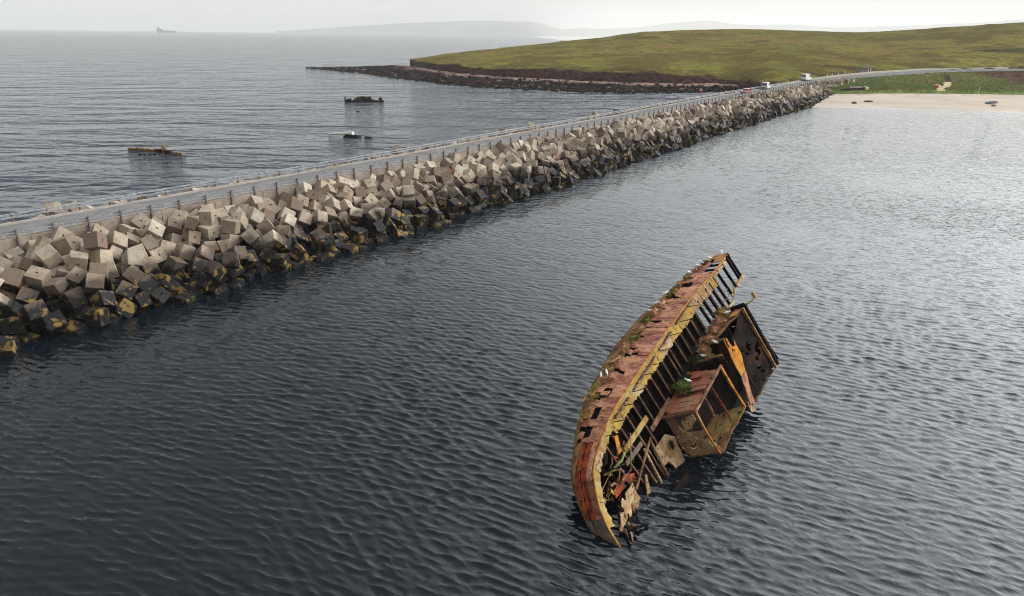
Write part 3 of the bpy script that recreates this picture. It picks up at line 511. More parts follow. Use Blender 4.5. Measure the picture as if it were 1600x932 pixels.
3,9001,366,221,6,-112,-204 1,9114,300,270,80,-61,-103 0,9259,338,260,127,-48,148 0,9413,329,259,-148,-27,-69 3,230,321,262,-186,-90,160 0,541,149,345,29,107,-127 0,677,177,391,28,71,27 0,816,212,346,-169,73,-29 0,984,81,426,-58,-305,1 0,1123,118,358,94,48,60 0,1273,101,372,-41,45,85 2,1362,167,329,179,-50,-231
3,1560,217,322,89,248,78 3,1672,194,301,-30,-57,-157 0,1830,192,316,15,-50,-168 2,1996,193,341,67,-6,309 0,2157,106,378,19,-254,187 1,2311,217,315,0,313,156 1,2429,142,333,2,47,164 0,2554,194,312,8,59,162 2,2682,220,322,177,67,182 3,2793,244,282,-146,59,164 2,2892,151,348,173,-90,161 0,3083,204,331,242,112,-95
1,3211,136,343,-95,256,-40 0,3352,175,336,-59,-106,158 0,3479,117,366,-256,-69,128 2,3633,190,347,83,-200,31 3,3737,133,376,-73,270,125 1,3868,123,338,74,-28,-268 0,4020,126,360,99,-88,-75 3,4128,158,348,-55,87,-163 2,4306,181,340,66,-76,172 1,4464,184,315,52,40,253 3,4601,159,359,-7,-244,-168 0,4710,125,353,-5,-103,147
2,4849,171,326,-184,96,-172 0,4984,209,318,142,-112,198 3,5123,174,355,-83,2,190 2,5323,210,319,5,-249,147 1,5432,122,366,6,90,-158 0,5553,225,336,-182,254,-23 2,5720,216,335,-33,-81,-193 3,5844,108,339,-5,59,108 0,5986,112,391,110,30,-124 0,6082,183,355,-200,-72,-85 2,6233,88,375,59,91,-126 0,6362,174,342,-125,-101,27
1,6561,122,368,95,38,290 0,6719,172,337,-97,-90,175 3,6861,177,342,-105,-58,173 0,6984,167,331,22,39,195 3,7121,95,352,-111,-277,57 1,7248,166,344,-197,231,-3 0,7386,138,387,-48,49,289 1,7526,166,340,-115,-79,-202 0,7665,138,352,178,62,-131 3,7784,157,329,-152,52,157 0,7909,131,348,38,-25,-271 0,8018,175,332,-79,-122,126
0,8169,118,357,-56,-21,-9 1,8307,171,344,208,-69,165 0,8466,158,365,33,7,-194 1,8625,164,345,67,35,-37 0,8795,188,373,-208,-73,81 0,8896,245,316,233,35,200 0,9026,168,329,27,-273,62 0,9179,173,331,3,69,170 0,9309,134,350,-112,105,-135 0,9472,132,354,9,-48,-186 0,110,892,91,-179,131,44 1,337,1019,22,137,17,208
1,372,899,31,-131,-20,-294 2,520,854,-10,-222,25,-185 3,784,1020,22,295,111,-41 1,1261,1000,104,-170,-64,177 0,1559,916,96,125,-70,43 1,1771,969,123,-239,-8,-186 0,1866,1039,28,0,-114,-314 0,1940,921,129,85,-290,96 1,2029,1047,10,-158,282,-17 2,2117,908,109,-228,85,116 2,2322,939,15,-19,21,256 1,2403,871,48,108,54,68
3,2501,993,7,12,-2,-181 0,2517,1007,112,151,-170,-37 0,2760,911,144,-32,-72,62 0,3074,966,147,25,-36,-152 3,3103,863,56,-110,-42,-140 0,3281,1054,22,-157,-3,-153 1,3405,1044,10,137,0,-158 0,3740,1021,14,-90,-128,-183 2,3817,885,129,69,-25,-4 2,4072,932,30,-54,-112,292 2,4178,905,135,220,-55,153 2,4589,999,147,-98,-15,296
0,4949,980,28,41,-162,-141 2,4987,944,168,-158,51,157 2,5162,918,158,162,77,-86 0,5380,842,115,-24,-72,160 0,5520,917,169,-150,-75,-161 2,5898,957,50,-98,37,-243 1,6220,929,88,227,6,215 0,6595,922,140,82,-35,-240 0,6764,934,92,239,151,-33 0,6865,1055,55,41,42,-112 2,7235,1049,-8,-186,-153,-126 2,7357,1003,134,-65,-20,-39
0,7520,1033,74,-58,47,-205 2,7647,1007,24,301,-4,-12 0,7919,824,117,-33,93,-171 1,8050,867,169,65,-115,240 3,8189,875,55,-119,-50,-180 0,8277,975,106,-220,-2,186 1,8387,1052,45,30,255,-111 0,8581,1034,129,-22,15,-29 0,8708,860,104,82,-4,-168 0,9066,974,93,-38,-69,15 3,9440,976,118,198,9,189 1,256,1005,115,68,-84,-42
1,126,735,112,76,34,-283 0,885,892,82,221,31,-190 0,905,1052,106,-1,-300,-51 0,1017,942,168,98,-84,-128 0,1193,918,184,-241,56,69 0,1347,916,189,-57,53,299 3,1465,797,179,39,49,10 2,1870,1019,200,230,-9,-166 2,2186,878,235,182,-47,147 0,2167,776,176,12,-259,-169 0,2556,870,275,-231,71,6 0,2664,841,205,-249,79,15
0,3086,852,189,-78,-96,250 0,3374,808,90,-9,-90,158 2,3485,980,144,296,-9,-2 1,3670,737,283,-65,25,82 0,3812,799,227,-16,83,101 0,3936,778,239,308,-11,-47 0,4087,852,201,93,-56,-279 3,4316,819,161,-67,24,10 1,4380,985,127,4,311,-132 1,4562,805,270,119,-69,200 3,4689,890,160,21,278,-97 3,4744,795,227,-73,-35,110
1,4908,802,213,-291,25,57 0,5164,826,257,-244,48,-25 0,5478,794,245,17,-290,148 1,5818,962,127,-52,259,-125 0,5987,914,148,-91,-67,-56 1,6085,869,73,62,44,-237 0,6038,808,223,81,-280,72 2,6432,875,126,55,-52,186 0,6677,831,226,-32,140,239 3,6748,806,318,-10,-300,-12 2,6892,938,150,-111,97,-75 0,7060,803,248,-20,47,-151
0,7185,833,218,-68,-103,-81 3,7238,1013,106,103,-153,-126 0,7493,932,191,-91,-14,-25 0,7592,825,255,83,-188,72 0,7763,966,79,-26,57,118 2,7781,840,164,32,-191,114 2,8113,771,260,-121,-75,-126 0,8371,827,171,48,-245,116 0,8498,789,184,107,269,-14 2,8575,911,139,202,208,14 0,8783,876,196,7,75,3 0,9191,844,157,-52,311,15
1,9215,738,226,-106,12,-11 0,9314,905,123,-149,45,-153 1,260,727,160,246,28,185 0,647,799,76,50,-89,174 1,477,786,118,187,-6,62 2,1132,986,82,243,-36,167 0,769,734,133,-180,-177,111 1,999,775,192,198,87,-145 0,1010,868,287,121,73,-137 0,1190,769,180,-119,37,2 0,1335,736,248,59,10,49 1,1487,931,187,232,6,-169
0,1673,790,244,99,-102,55 2,1830,862,199,-61,59,-144 0,2055,978,232,154,53,-74 0,2051,788,188,178,105,170 2,2073,608,208,-18,66,-159 1,2297,731,138,47,-110,-225 0,2292,856,166,-125,82,183 0,2488,878,145,-44,-86,-11 0,2804,766,178,-98,-1,-224 0,2942,692,195,62,-57,-282 0,3211,800,112,-96,-296,67 0,3265,720,204,-68,7,-230
1,3420,687,182,103,72,-70 0,3535,673,247,-117,19,-151 0,3796,712,148,18,242,122 1,3980,911,126,90,40,211 0,4051,639,228,57,-62,7 1,4326,703,273,-115,-59,230 1,4430,776,275,-130,0,-242 0,4549,863,151,-22,-97,175 0,4681,678,202,-252,-51,131 3,4808,815,124,83,203,-110 2,4883,636,251,42,-57,131 1,5098,772,106,263,-52,-55
2,5209,618,252,-91,-92,-210 0,5267,777,210,-78,46,-28 0,5385,656,183,-88,-73,-254 0,5731,660,196,-101,89,250 0,5963,795,110,228,-41,154 3,6027,669,152,-88,-7,-193 1,6354,996,113,-57,300,27 1,6388,693,201,-47,240,164 0,6499,719,160,67,29,44 1,6672,684,190,-28,-307,-35 2,6788,770,209,120,148,76 2,7129,690,186,92,-280,88
2,7337,873,182,214,86,-126 0,7473,778,160,251,64,97 0,7650,876,143,15,3,-195 0,7688,630,230,229,41,22 2,7929,733,218,-81,289,86 1,8023,555,166,111,101,-216 2,8248,848,177,239,-35,-8 3,8421,920,106,-4,-247,113 2,8593,627,194,59,-28,-34 0,8766,718,161,-18,55,-152 0,8924,699,232,22,-83,-291 2,9028,850,160,-179,-35,-57
0,9096,649,204,-64,81,239 3,9391,722,120,36,-219,-100 0,9473,656,159,62,-33,-241 1,307,614,196,-228,0,28 2,444,426,180,-99,24,310 3,472,639,245,-112,-226,28 0,841,672,263,245,-189,27 0,669,950,116,25,252,189 0,1098,769,332,18,-62,204 0,1237,496,497,111,104,215 0,1392,703,346,-34,50,-156 1,1607,550,391,133,-66,185
1,1633,622,299,-19,227,-168 2,1841,651,298,-10,-257,14 1,2038,699,285,14,-244,-160 2,2156,712,270,-11,-102,-144 0,2345,589,405,-14,15,-58 2,2446,717,306,231,46,-73 0,2649,660,346,58,10,-93 0,2736,784,278,-59,1,90 2,2929,602,326,85,66,50 1,3023,598,228,71,266,-91 0,3138,576,309,-97,-57,171 0,3273,642,307,42,-42,148
0,3537,546,368,83,75,214 2,3667,592,336,77,-269,-11 0,3903,615,272,-46,-311,26 0,4038,560,326,65,-82,-216 0,4182,610,265,-78,-38,-18 0,4314,576,344,-22,61,-225 2,4478,718,380,-1,70,-87 2,4641,544,328,-54,-62,-268 3,4832,545,363,60,10,224 0,5086,702,242,-24,-203,124 3,5505,603,296,-83,-38,291 3,5570,661,225,-89,3,-302
0,5643,596,299,-165,89,-154 0,5899,672,232,-310,87,-47 0,6018,617,314,60,-83,-309 1,6094,609,221,-128,-73,-31 1,6311,569,363,239,-69,-56 3,6525,643,231,-271,59,-8 0,6704,669,320,75,-184,-40 0,6889,721,298,-139,-83,-52 1,7017,648,244,258,51,-136 0,7164,647,307,-226,-10,-195 0,7418,696,290,157,-26,-193 0,7549,688,299,166,-59,-178
3,7723,542,340,-170,220,9 3,7837,603,397,-263,6,134 3,7998,715,336,-51,-77,-78 0,8182,631,202,-192,83,-164 2,8267,713,280,57,-35,-90 0,8418,597,253,54,-32,-234 2,8518,702,322,168,21,-266 3,8630,800,216,-6,-255,-152 1,8809,565,368,-264,193,-5 0,8969,602,438,23,-120,6 2,9142,601,300,92,-82,-77 2,9430,514,376,5,36,-10
1,9528,559,235,-44,-56,-55 0,110,541,129,0,-196,-157 1,305,433,182,-62,61,140 2,874,813,207,176,28,-166 1,720,435,282,-90,60,-100 1,770,565,350,49,-31,-221 0,1065,549,388,141,30,48 1,981,683,304,269,-43,-35 0,1285,867,276,220,46,-136 0,1501,551,349,124,18,-294 2,1686,418,354,-247,-69,144 2,1758,615,195,-290,69,20
1,1924,349,315,-65,92,254 3,2036,474,340,67,84,241 2,2179,495,381,56,143,-117 0,2289,628,285,-40,197,-51 2,2475,512,416,57,301,103 0,2541,663,264,219,46,-73 0,2728,501,300,-225,47,-170 0,2828,616,246,-77,72,42 1,3015,465,211,-276,31,20 0,3224,448,305,-63,-48,-266 2,3379,441,362,201,-81,-55 0,3408,614,310,245,40,8
1,3822,415,373,308,114,-38 0,3957,423,300,109,-99,-100 0,4060,377,384,-141,216,-102 1,4190,441,382,197,-35,48 2,4442,531,330,-49,245,65 0,4519,652,287,-91,41,108 0,4641,418,299,-10,-98,-134 0,4750,542,272,95,11,-119 2,4954,500,306,-117,0,150 1,5154,447,367,-81,12,-215 0,5351,568,290,112,40,-273 1,5509,418,320,19,-52,24
2,5669,431,337,69,253,-44 0,5845,491,338,-271,91,28 0,6336,461,299,178,-110,15 0,6446,513,254,-238,57,52 0,6596,497,286,-209,85,97 3,6791,608,224,-139,-52,-160 1,6899,574,302,91,-64,-257 0,7016,452,336,-295,76,15 1,7198,379,288,-105,-63,-90 0,7270,601,253,-96,67,156 3,7470,404,291,85,-252,7 3,7615,494,254,-79,-65,-64
1,7713,413,330,-60,23,-313 1,7816,630,309,35,-280,-95 3,7992,621,282,-119,-266,54 0,8045,479,310,263,110,16 0,8235,507,256,99,-96,-153 3,8356,407,313,61,1,-8 0,8565,565,323,-72,-92,-281 0,8714,601,264,-159,-29,280 1,8875,426,312,103,310,27 2,8971,579,315,-39,120,-308 2,9238,458,305,-53,-26,-300 0,9329,622,231,-111,47,-120
0,327,527,290,220,0,-16 0,180,556,250,27,-33,-271 2,315,331,364,206,52,-130 1,403,389,296,-39,268,41 0,473,521,349,-234,-42,-63 0,595,862,198,52,-8,1 2,919,443,444,-207,48,146 2,1088,361,483,128,9,253 1,1306,353,456,50,-27,-293 3,1321,311,376,47,32,235 2,1451,370,428,74,-50,122 3,1587,320,389,-209,62,25
0,1765,365,446,69,-67,-269 3,2071,427,466,198,-20,216 3,2200,458,503,45,-143,197 1,2339,222,441,19,74,192 3,2541,404,453,25,83,10 2,2661,482,410,-71,37,-162 0,2800,451,380,-58,-61,-292 0,3016,478,354,251,46,-129 0,3133,465,424,65,49,48 2,3265,390,427,-68,-75,-58 1,3417,402,464,83,-20,-233 1,3554,402,386,148,80,-37
1,3733,255,450,54,-58,106 1,3901,346,415,61,-77,-256 0,3954,239,486,273,40,57 3,4223,356,460,-89,-10,15 2,4418,430,408,45,51,-117 0,4524,284,440,-258,-25,143 0,4670,291,404,-26,72,307 0,4882,408,499,-141,184,-4 0,5054,327,386,7,236,-228 2,5237,336,370,-81,81,-160 1,5256,436,440,107,-77,-79 0,5374,474,400,-152,-39,39
3,5632,311,398,-90,29,-96 0,5763,383,392,-92,-56,-228 3,5927,381,381,141,-48,-57 0,6019,466,398,-118,177,15 2,6139,347,384,119,-34,-108 0,6227,415,332,-97,-88,146 2,6408,358,401,-130,42,60 0,6510,438,365,67,61,-152 0,6738,516,324,-262,-69,33 2,6917,450,399,-219,73,14 0,7146,450,399,-119,-71,-66 1,7245,494,307,-92,-248,-34
0,7373,454,371,110,89,260 0,7531,506,341,-96,60,38 1,7847,436,405,-122,-24,-85 1,7947,329,415,-97,58,-35 2,7993,470,412,-228,-204,16 0,8195,430,370,5,182,-150 0,8346,335,406,161,32,-154 0,8505,458,419,137,-51,53 2,8700,453,313,199,1,236 0,8742,460,429,152,-41,-222 2,9024,459,398,23,264,84 0,9168,428,457,-65,-49,-283
0,9306,421,401,-44,-39,301 0,9372,376,494,-8,-99,-102 0,134,241,312,121,-35,-71 3,541,531,231,294,56,59 0,568,388,359,-99,283,-65 1,826,96,389,56,202,211 2,913,271,425,-24,226,-16 1,998,228,485,59,-18,167 3,1111,230,441,-40,-58,-293 1,1478,240,372,-74,-75,-134 0,1711,249,379,33,-93,106 1,1851,217,442,69,35,289
0,1988,276,426,54,-42,-267 1,2161,323,416,-144,70,226 0,2294,332,389,75,-18,-296 0,2438,319,372,-27,2,-151 3,2659,380,357,-108,209,-80 0,2895,281,395,-127,-94,165 0,3138,366,350,-93,-58,175 3,3313,288,401,95,-18,-290 0,3485,297,421,88,-213,-133 2,3684,309,368,-101,-56,102 1,3830,249,378,77,49,-187 1,3935,260,317,-268,59,-8
1,4099,222,434,53,49,241 2,4229,310,352,-235,52,71 2,4381,284,394,158,54,-171 2,4495,376,311,-118,-51,198 0,4828,388,389,-129,184,-4 2,4923,250,415,-26,203,196 0,5304,103,377,-19,53,152 2,5478,355,399,-178,-211,59 0,5863,249,378,-77,293,-3 0,6013,283,413,63,55,263 1,6262,268,311,-186,224,41 1,6490,271,371,-164,-239,46
0,6644,263,416,24,-258,108 0,6764,335,361,-100,65,-145 2,6867,290,397,-58,40,294 0,7011,297,404,-236,-48,171 2,7162,245,447,241,-76,93 1,7264,320,361,-48,-236,-8 2,7449,338,419,-67,56,-193 0,7568,345,353,264,-56,120 2,7699,296,410,-58,90,-172 3,7870,289,360,207,102,140 0,8084,288,414,113,53,-224 0,8224,293,386,210,4,3
0,8520,274,388,180,-79,-56 1,8665,265,375,84,217,-116 2,8814,339,426,108,114,40 0,8995,332,348,-99,15,-79 2,9200,318,380,154,-63,108 0,9424,280,412,-134,-58,-137 0,9535,395,327,105,0,113 2,169,108,358,10,-209,-144 0,306,140,344,105,-3,27 1,430,103,354,152,58,153 0,554,87,480,87,-185,113 1,1172,64,479,-106,-75,-47
0,1434,94,441,76,44,229 3,1567,100,389,-11,4,-174 2,1687,95,405,-20,31,-20 0,1817,84,463,-72,67,103 2,2111,185,457,-58,24,96 0,2297,90,413,48,46,-142 0,2428,74,455,-28,4,-310 0,2551,95,381,-99,-2,-304 2,2667,90,388,-238,2,10 0,2780,121,389,138,-114,-124 2,2966,80,431,109,81,-192 2,3089,80,388,40,-306,4
2,3325,80,411,-47,-38,-224 0,3563,82,466,-81,233,-95 0,3788,90,457,-78,75,240 0,3928,92,441,59,39,31 1,4099,46,435,163,54,1 1,4228,98,414,-229,13,-176 2,4521,96,417,252,69,67 0,4848,82,410,29,255,-140 0,4997,98,417,68,100,175 0,5226,196,458,-192,-6,34 0,5433,192,463,27,62,200 1,5557,78,381,0,-27,-148
3,5700,76,401,171,106,-44 0,5840,135,447,-35,216,117 0,6077,70,475,-277,-96,-34 0,6226,210,430,-82,61,60 3,6659,79,431,-66,-69,-241 0,6817,83,417,36,58,-139 0,6996,82,437,-215,80,-6 0,7154,81,494,210,28,183 3,7284,67,448,-32,-69,-277 0,7503,90,456,226,-5,16 0,7597,236,439,-107,-75,151 0,7645,81,473,223,20,-1
0,7792,76,445,115,-3,-314 0,8024,62,466,-8,-34,-312 2,8165,66,489,79,-126,-238 2,8304,79,438,-21,67,-170 0,8417,168,472,288,-26,74 1,8564,84,419,166,83,161 1,8675,76,410,-26,-239,177 2,8892,94,373,17,264,-110 0,9046,179,450,-42,25,16 1,9157,83,419,-177,-69,-144 2,9257,197,481,131,-4,-305 0,9461,74,494,-15,20,285"""
INDIVIDUAL = set(map(int, """21 37 67 70 72 73 74 78 82 83 84 86 91 92 94 95 96 103 134 199 201 202 205 207 209 211 216 221 224 243 250 336 340 341 342 343 344 348 349 350 353 372 380 412 473 474 475 490 538 539 540 541 542 543 544 545 547 548 549 550 552 553 554 556 558 559 561 562 563 564 565 566 567 569 570 571 572 574 575 578 580 582 584 588 589 590 591 592 594 595 597 598 599 600 601 602 603 604 605 606 607 608 610 611 612 613 614 615 617 618 619 620 621 622 624 625 626 629 633 638 639 640 641 643 644 645 646 647 648 649 650 653 654 656 658 659 660 661 662 664 665 666 669 677 683 689 700 701 702 703 704 705 706 707 708 709 710 711 712 713 714 715 717 718 719 720 721 722 723 724 725 727 728 729 731 732 733 735 737 740 741 742 744 745 749 752 754 758 760 761 762 763 764 765 767 768 769 770 771 777 778 779 780 781 782 788 789 791 792 795 820 821 822 825 826 827 828 829 831 832 833 834 835 836 837 838 839 840 841 842 843 844 845 846 849 850 852 854 857 860 861 863 864 870 872 878 880 881 882 885 886 887 892 899 903 908 912 934 935 937 938 939 941 942 944 945 946 947 948 949 954 956 957 960 961 962 963 965 966 968 972 975 981 1565 1567 1608 1610 1616 1618 1735 1736 1737 1797 1859 3205 3233 3235 3340""".split()))
# ================================================================ armour blocks
BLOCK_DIMS = [(1.2, 1.2, 1.15), (1.25, 1.12, 0.9), (1.08, 1.2, 1.2), (1.22, 1.02, 0.85)]
def unpack(txt):
    out = []
    for w in txt.split():
        q = [int(x) for x in w.split(',')]
        out.append((q[0], q[1] / 100, q[2] / 100, q[3] / 100, Euler((q[4] / 100, q[5] / 100, q[6] / 100)).to_matrix()))
    return out
HEAP = unpack(HEAP_TXT)
FRAME = Matrix((BD, BN, Vector((0, 0, 1)))).transposed()
def heap_spots():
    """(dims index, s, world matrix, flank) of every block of the heap, near flank first"""
    out = []
    for part in range(6):
        for (k, x, y, z, Rm) in HEAP:
            mx_, my_ = 1, -1; off = -(y * (0.93 if part else 0.97) + 0.40)
            if part == 0: s = x - 8.0
            elif part == 1: s = 88.0 + (95.4 - x); mx_ = -1
            elif part == 2:
                if x > 72: continue
                s = 184.0 + x
            elif part == 3:                                         # landward end, where the heap thins on to the beach
                if x > 34: continue
                s = 256.0 + x; off = -(y * 0.8 + 0.40) - max(0, s - 262) ** 1.5 * 0.035; z = z + 0.3 + max(0, s - 250) * 0.02
                if y > 6.8 - (s - 256) * 0.10: continue
            else:
                if y > 6.0: continue
                s = (6.0 + (95.4 - x)) if part == 4 else 101.5 + x; off = 4.95 + y; mx_ = -1 if part == 4 else 1; my_ = 1; z -= 0.25
            M3 = Matrix.Diagonal((mx_, my_, 1.0))
            p = bar_pt(s, off, z - 0.30)
            if p.z < -1.4: continue
            out.append((k, s, Matrix.Translation(p) @ (FRAME @ M3 @ Rm @ M3).to_4x4(), part))
    return out
SPOTS = heap_spots()
def m_block():
    """weathered concrete with the tide's weed band below the high-water line"""
    t = NT('block_concrete'); P = t.pos(); O = t.obco()
    oi = t.n('ShaderNodeObjectInfo'); rnd = t.math('FRACT', t.math('ADD', oi.outputs['Random'], t.math('MULTIPLY', t.island(), 7.31)))
    n = t.noise(P, 0.9, 6, 0.65); n2 = t.noise(P, 5.0, 5, 0.7); n3 = t.noise(P, 0.45, 4, 0.6, 0.6, offset=(13, 5, 9))
    base = t.mix(rnd, lin(138, 123, 107), lin(198, 184, 164)); base = t.mix(t.ramp(t.math('FRACT', t.math('MULTIPLY', rnd, 5.7)), 0.72, 0.95), base, lin(118, 101, 88))
    base = t.mix(0.6, base, t.mix(1.0, base, oi.outputs['Color'], 'MULTIPLY'))
    col = t.mix(t.math('MULTIPLY', t.ramp(n, 0.40, 0.68), 0.55), base, lin(120, 102, 86))
    col = t.mix(t.math('MULTIPLY', t.ramp(n2, 0.52, 0.72), 0.4), col, lin(82, 70, 64))
    col = t.mix(t.math('MULTIPLY', t.ramp(n3, 0.58, 0.72), 0.55), col, lin(164, 152, 138))
    col = t.mix(t.math('MULTIPLY', t.ramp(t.noise(P, 0.35, 3, 0.5, offset=(51, 4, 3)), 0.66, 0.74), 0.6), col, lin(150, 98, 62))
    # shutter-board lines
    sx = t.n('ShaderNodeSeparateXYZ'); t.l(O, sx.inputs[0])
    lines = t.math('ABSOLUTE', t.math('SINE', t.math('MULTIPLY', sx.outputs[0], 15.0)))
    col = t.mix(t.math('MULTIPLY', t.math('SUBTRACT', 1.0, t.ramp(lines, 0.0, 0.12)), 0.35), col, lin(96, 82, 74))
    # tide band
    sz = t.n('ShaderNodeSeparateXYZ'); t.l(P, sz.inputs[0])
    w1 = t.noise(P, 0.5, 4, 0.6, offset=(3, 31, 0)); h = t.math('MULTIPLY_ADD', w1, -2.4, t.math('SUBTRACT', sz.outputs[2], 0.78))
    stain = t.math('SUBTRACT', 1.0, t.ramp(h, 0.55, 1.35)); col = t.mix(t.math('MULTIPLY', stain, 0.75), col, lin(62, 48, 44))
    weed = t.math('SUBTRACT', 1.0, t.ramp(t.math('MULTIPLY_ADD', n2, 0.5, h), 0.30, 0.62))
    wcol = t.mix(t.ramp(t.noise(P, 1.1, 5, 0.6, 0.4, offset=(7, 2, 41)), 0.535, 0.61), lin(20, 17, 17), lin(132, 104, 52))
    wcol = t.mix(t.ramp(t.noise(P, 0.7, 3, 0.6, offset=(70, 12, 4)), 0.68, 0.74), wcol, lin(104, 108, 40))
    col = t.mix(weed, col, wcol)
    t.bump(t.math('ADD', n2, t.math('MULTIPLY', t.noise(P, 16.0, 4, 0.7), 0.4)), 0.05)
    return t.done(col, t.math('MULTIPLY_ADD', weed, -0.3, 0.95), spec=0.25)
M_BLOCK = m_block()
def block_mesh(dims, seed):
    rng = random.Random(seed); bm = bmesh.new(); bmesh.ops.create_cube(bm, size=1.0)
    for v in bm.verts: v.co = Vector((v.co.x * dims[0], v.co.y * dims[1], v.co.z * dims[2])) + Vector([rng.uniform(-0.03, 0.03) for _ in range(3)])
    bm.faces.ensure_lookup_table()
    # lifting slot cast into two opposite faces
    for sgn in (1, -1):
        bm.faces.ensure_lookup_table(); f = max(bm.faces, key=lambda q: q.normal.z * sgn)
        bmesh.ops.inset_individual(bm, faces=[f], thickness=0.42, use_even_offset=True)
        c = f.calc_center_median()
        for v in f.verts: v.co.x = c.x + (v.co.x - c.x) * (0.11 / max(1e-3, abs(v.co.x - c.x))) * (1 if abs(v.co.x - c.x) > 0.01 else 0); v.co.y = c.y + math.copysign(0.06, v.co.y - c.y)
        r = bmesh.ops.extrude_discrete_faces(bm, faces=[f])
        for q in r['faces']:
            for v in q.verts: v.co.z -= sgn * 0.18
    bm.normal_update()
    long_e = [e for e in bm.edges if e.calc_length() > 0.7 and len(e.link_faces) == 2 and e.calc_face_angle() > 1.0]
    bmesh.ops.bevel(bm, geom=long_e, offset=0.045, segments=2, profile=0.6, affect='EDGES')
    m = bpy.data.meshes.new('concrete_block'); bm.to_mesh(m); bm.free(); m.materials.append(M_BLOCK); return m
BM_ = [[block_mesh(d, 10 * i + j) for j in range(3)] for i, d in enumerate(BLOCK_DIMS)]
ORD = 'zeroth first second third fourth fifth sixth seventh eighth ninth tenth eleventh twelfth thirteenth fourteenth fifteenth sixteenth seventeenth eighteenth nineteenth'.split()
TENS = {2: 'twent', 3: 'thirt', 4: 'fort', 5: 'fift', 6: 'sixt', 7: 'sevent', 8: 'eight', 9: 'ninet'}
def ordinal(n):
    if n < 20: return ORD[n]
    a, b = divmod(n, 10); return TENS[a] + ('ieth' if b == 0 else 'y-' + ORD[b])
TONES = [('pale', (1.12, 1.1, 1.06)), ('grey', (0.92, 0.95, 0.96)), ('buff', (1.04, 0.97, 0.88)), ('brownish', (0.86, 0.79, 0.72)), ('pinkish', (1.0, 0.92, 0.88))]
V_, F_ = [], []; seen = {}
rb = random.Random(5)
for i, (k, s, M, part) in enumerate(SPOTS):
    var = rb.randrange(3); tone = rb.choices(TONES, (4, 3, 4, 2, 1))[0]
    if i in INDIVIDUAL:
        o = bpy.data.objects.new('concrete_block', BM_[k][var]); link(o); o.matrix_world = M; o.color = tone[1] + (1,)
        z = M.translation.z; tilt = max(abs(M.col[j].z) for j in range(3))
        shape = ('level' if tilt > 0.97 else 'tilted' if tilt > 0.85 else 'on edge' if tilt > 0.72 else 'on a corner')
        kind = 'concrete slab block' if k in (1, 3) else 'concrete cube'
        if part >= 4:
            lab = f'{tone[0]} {kind} {shape}, seaward flank behind {ordinal(max(1, int((s - 0.96) / 2.65) + 2))} guardrail post'; grp = 'concrete blocks on the seaward flank'
        else:
            tier = ('top row' if z > 3.3 else 'upper slope' if z > 2.2 else 'middle slope' if z > 1.1 else 'stained tide line' if z > 0.2 else 'weedy water edge')
            post = ordinal(max(1, int(round((s - 0.96) / 2.65)) + 1)) if s > -0.5 else 'leftmost'
            lab = f'{tone[0]} {kind} {shape}, {tier} below {post} bay-side post'; grp = 'concrete armour blocks on the bay flank'
        seen.setdefault(lab, []).append((s, o)); tag(o, lab, 'concrete block', grp)
    else:
        m = BM_[k][var]; n0 = len(V_); V_ += [M @ v.co for v in m.vertices]; F_ += [tuple(n0 + j for j in p.vertices) for p in m.polygons]
for lab, ls in seen.items():
    if len(ls) == 2:
        ls.sort(key=lambda q: q[0])
        for w, (s, o) in zip(('nearer', 'farther'), ls): o['label'] = w + ' ' + lab
far_blocks = obj('distant_concrete_blocks', V_, F_, M_BLOCK); far_blocks['kind'] = 'stuff'; far_blocks['label'] = 'mass of smaller concrete blocks armouring the far causeway'

# wrack hanging from the blocks of the tide band, one mass
wv, wf = [], []; rk = random.Random(12); FN = [Vector(q) for q in ((1, 0, 0), (-1, 0, 0), (0, 1, 0), (0, -1, 0), (0, 0, 1), (0, 0, -1))]
for (k, s, M, part) in SPOTS:
    z = M.translation.z
    if part > 1 or z > 2.0 or z < -0.8 or s > 150: continue
    d = BLOCK_DIMS[k]; M3 = M.to_3x3()
    for j in range(26 if s < 60 else 14):
        fn = rk.choice(FN); nw = M3 @ fn
        if nw.z < -0.35 or nw.dot(BN) > 0.6: continue
        q = Vector([f * dd / 2 if f else rk.uniform(-0.5, 0.5) * dd for f, dd in zip(fn, d)]); p = M @ q
        top_ = 1.35 + 0.7 * mn.noise(p * 0.45)
        if p.z < -0.05 or p.z > top_ or mn.noise(p * 0.8 + Vector((5, 5, 5))) < -0.18: continue
        dn = Vector((rk.gauss(0, 0.35), rk.gauss(0, 0.35), -1)); dn = (dn - nw * dn.dot(nw) * 0.9).normalized(); wd_ = dn.cross(nw).normalized() * rk.uniform(0.03, 0.075); ln = rk.uniform(0.2, 0.5); n = len(wv); a = p + nw * 0.015
        b = a + dn * ln * 0.5 + nw * rk.uniform(0.02, 0.07); c = b + (dn * 0.5 + Vector((0, 0, -0.4))).normalized() * ln * 0.55 - nw * 0.02
        wv += [a - wd_, a + wd_, b + wd_ * 1.2, b - wd_ * 1.2, c + wd_ * 0.4, c - wd_ * 0.4]; wf += [(n, n + 1, n + 2, n + 3), (n + 3, n + 2, n + 4, n + 5)]
t = NT('bladder_wrack'); rnd = t.island(); wc = t.mix(t.ramp(rnd, 0.25, 0.7), lin(16, 13, 12), lin(44, 34, 22)); wc = t.mix(t.ramp(rnd, 0.82, 0.9), wc, lin(128, 98, 40)); wc = t.mix(t.ramp(rnd, 0.985, 0.99), wc, lin(96, 104, 40))
sw = obj('seaweed', wv, wf, t.done(wc, 0.55, spec=0.3)); sw['kind'] = 'stuff'; sw['label'] = 'dark wrack hanging from the blocks along the tide line'

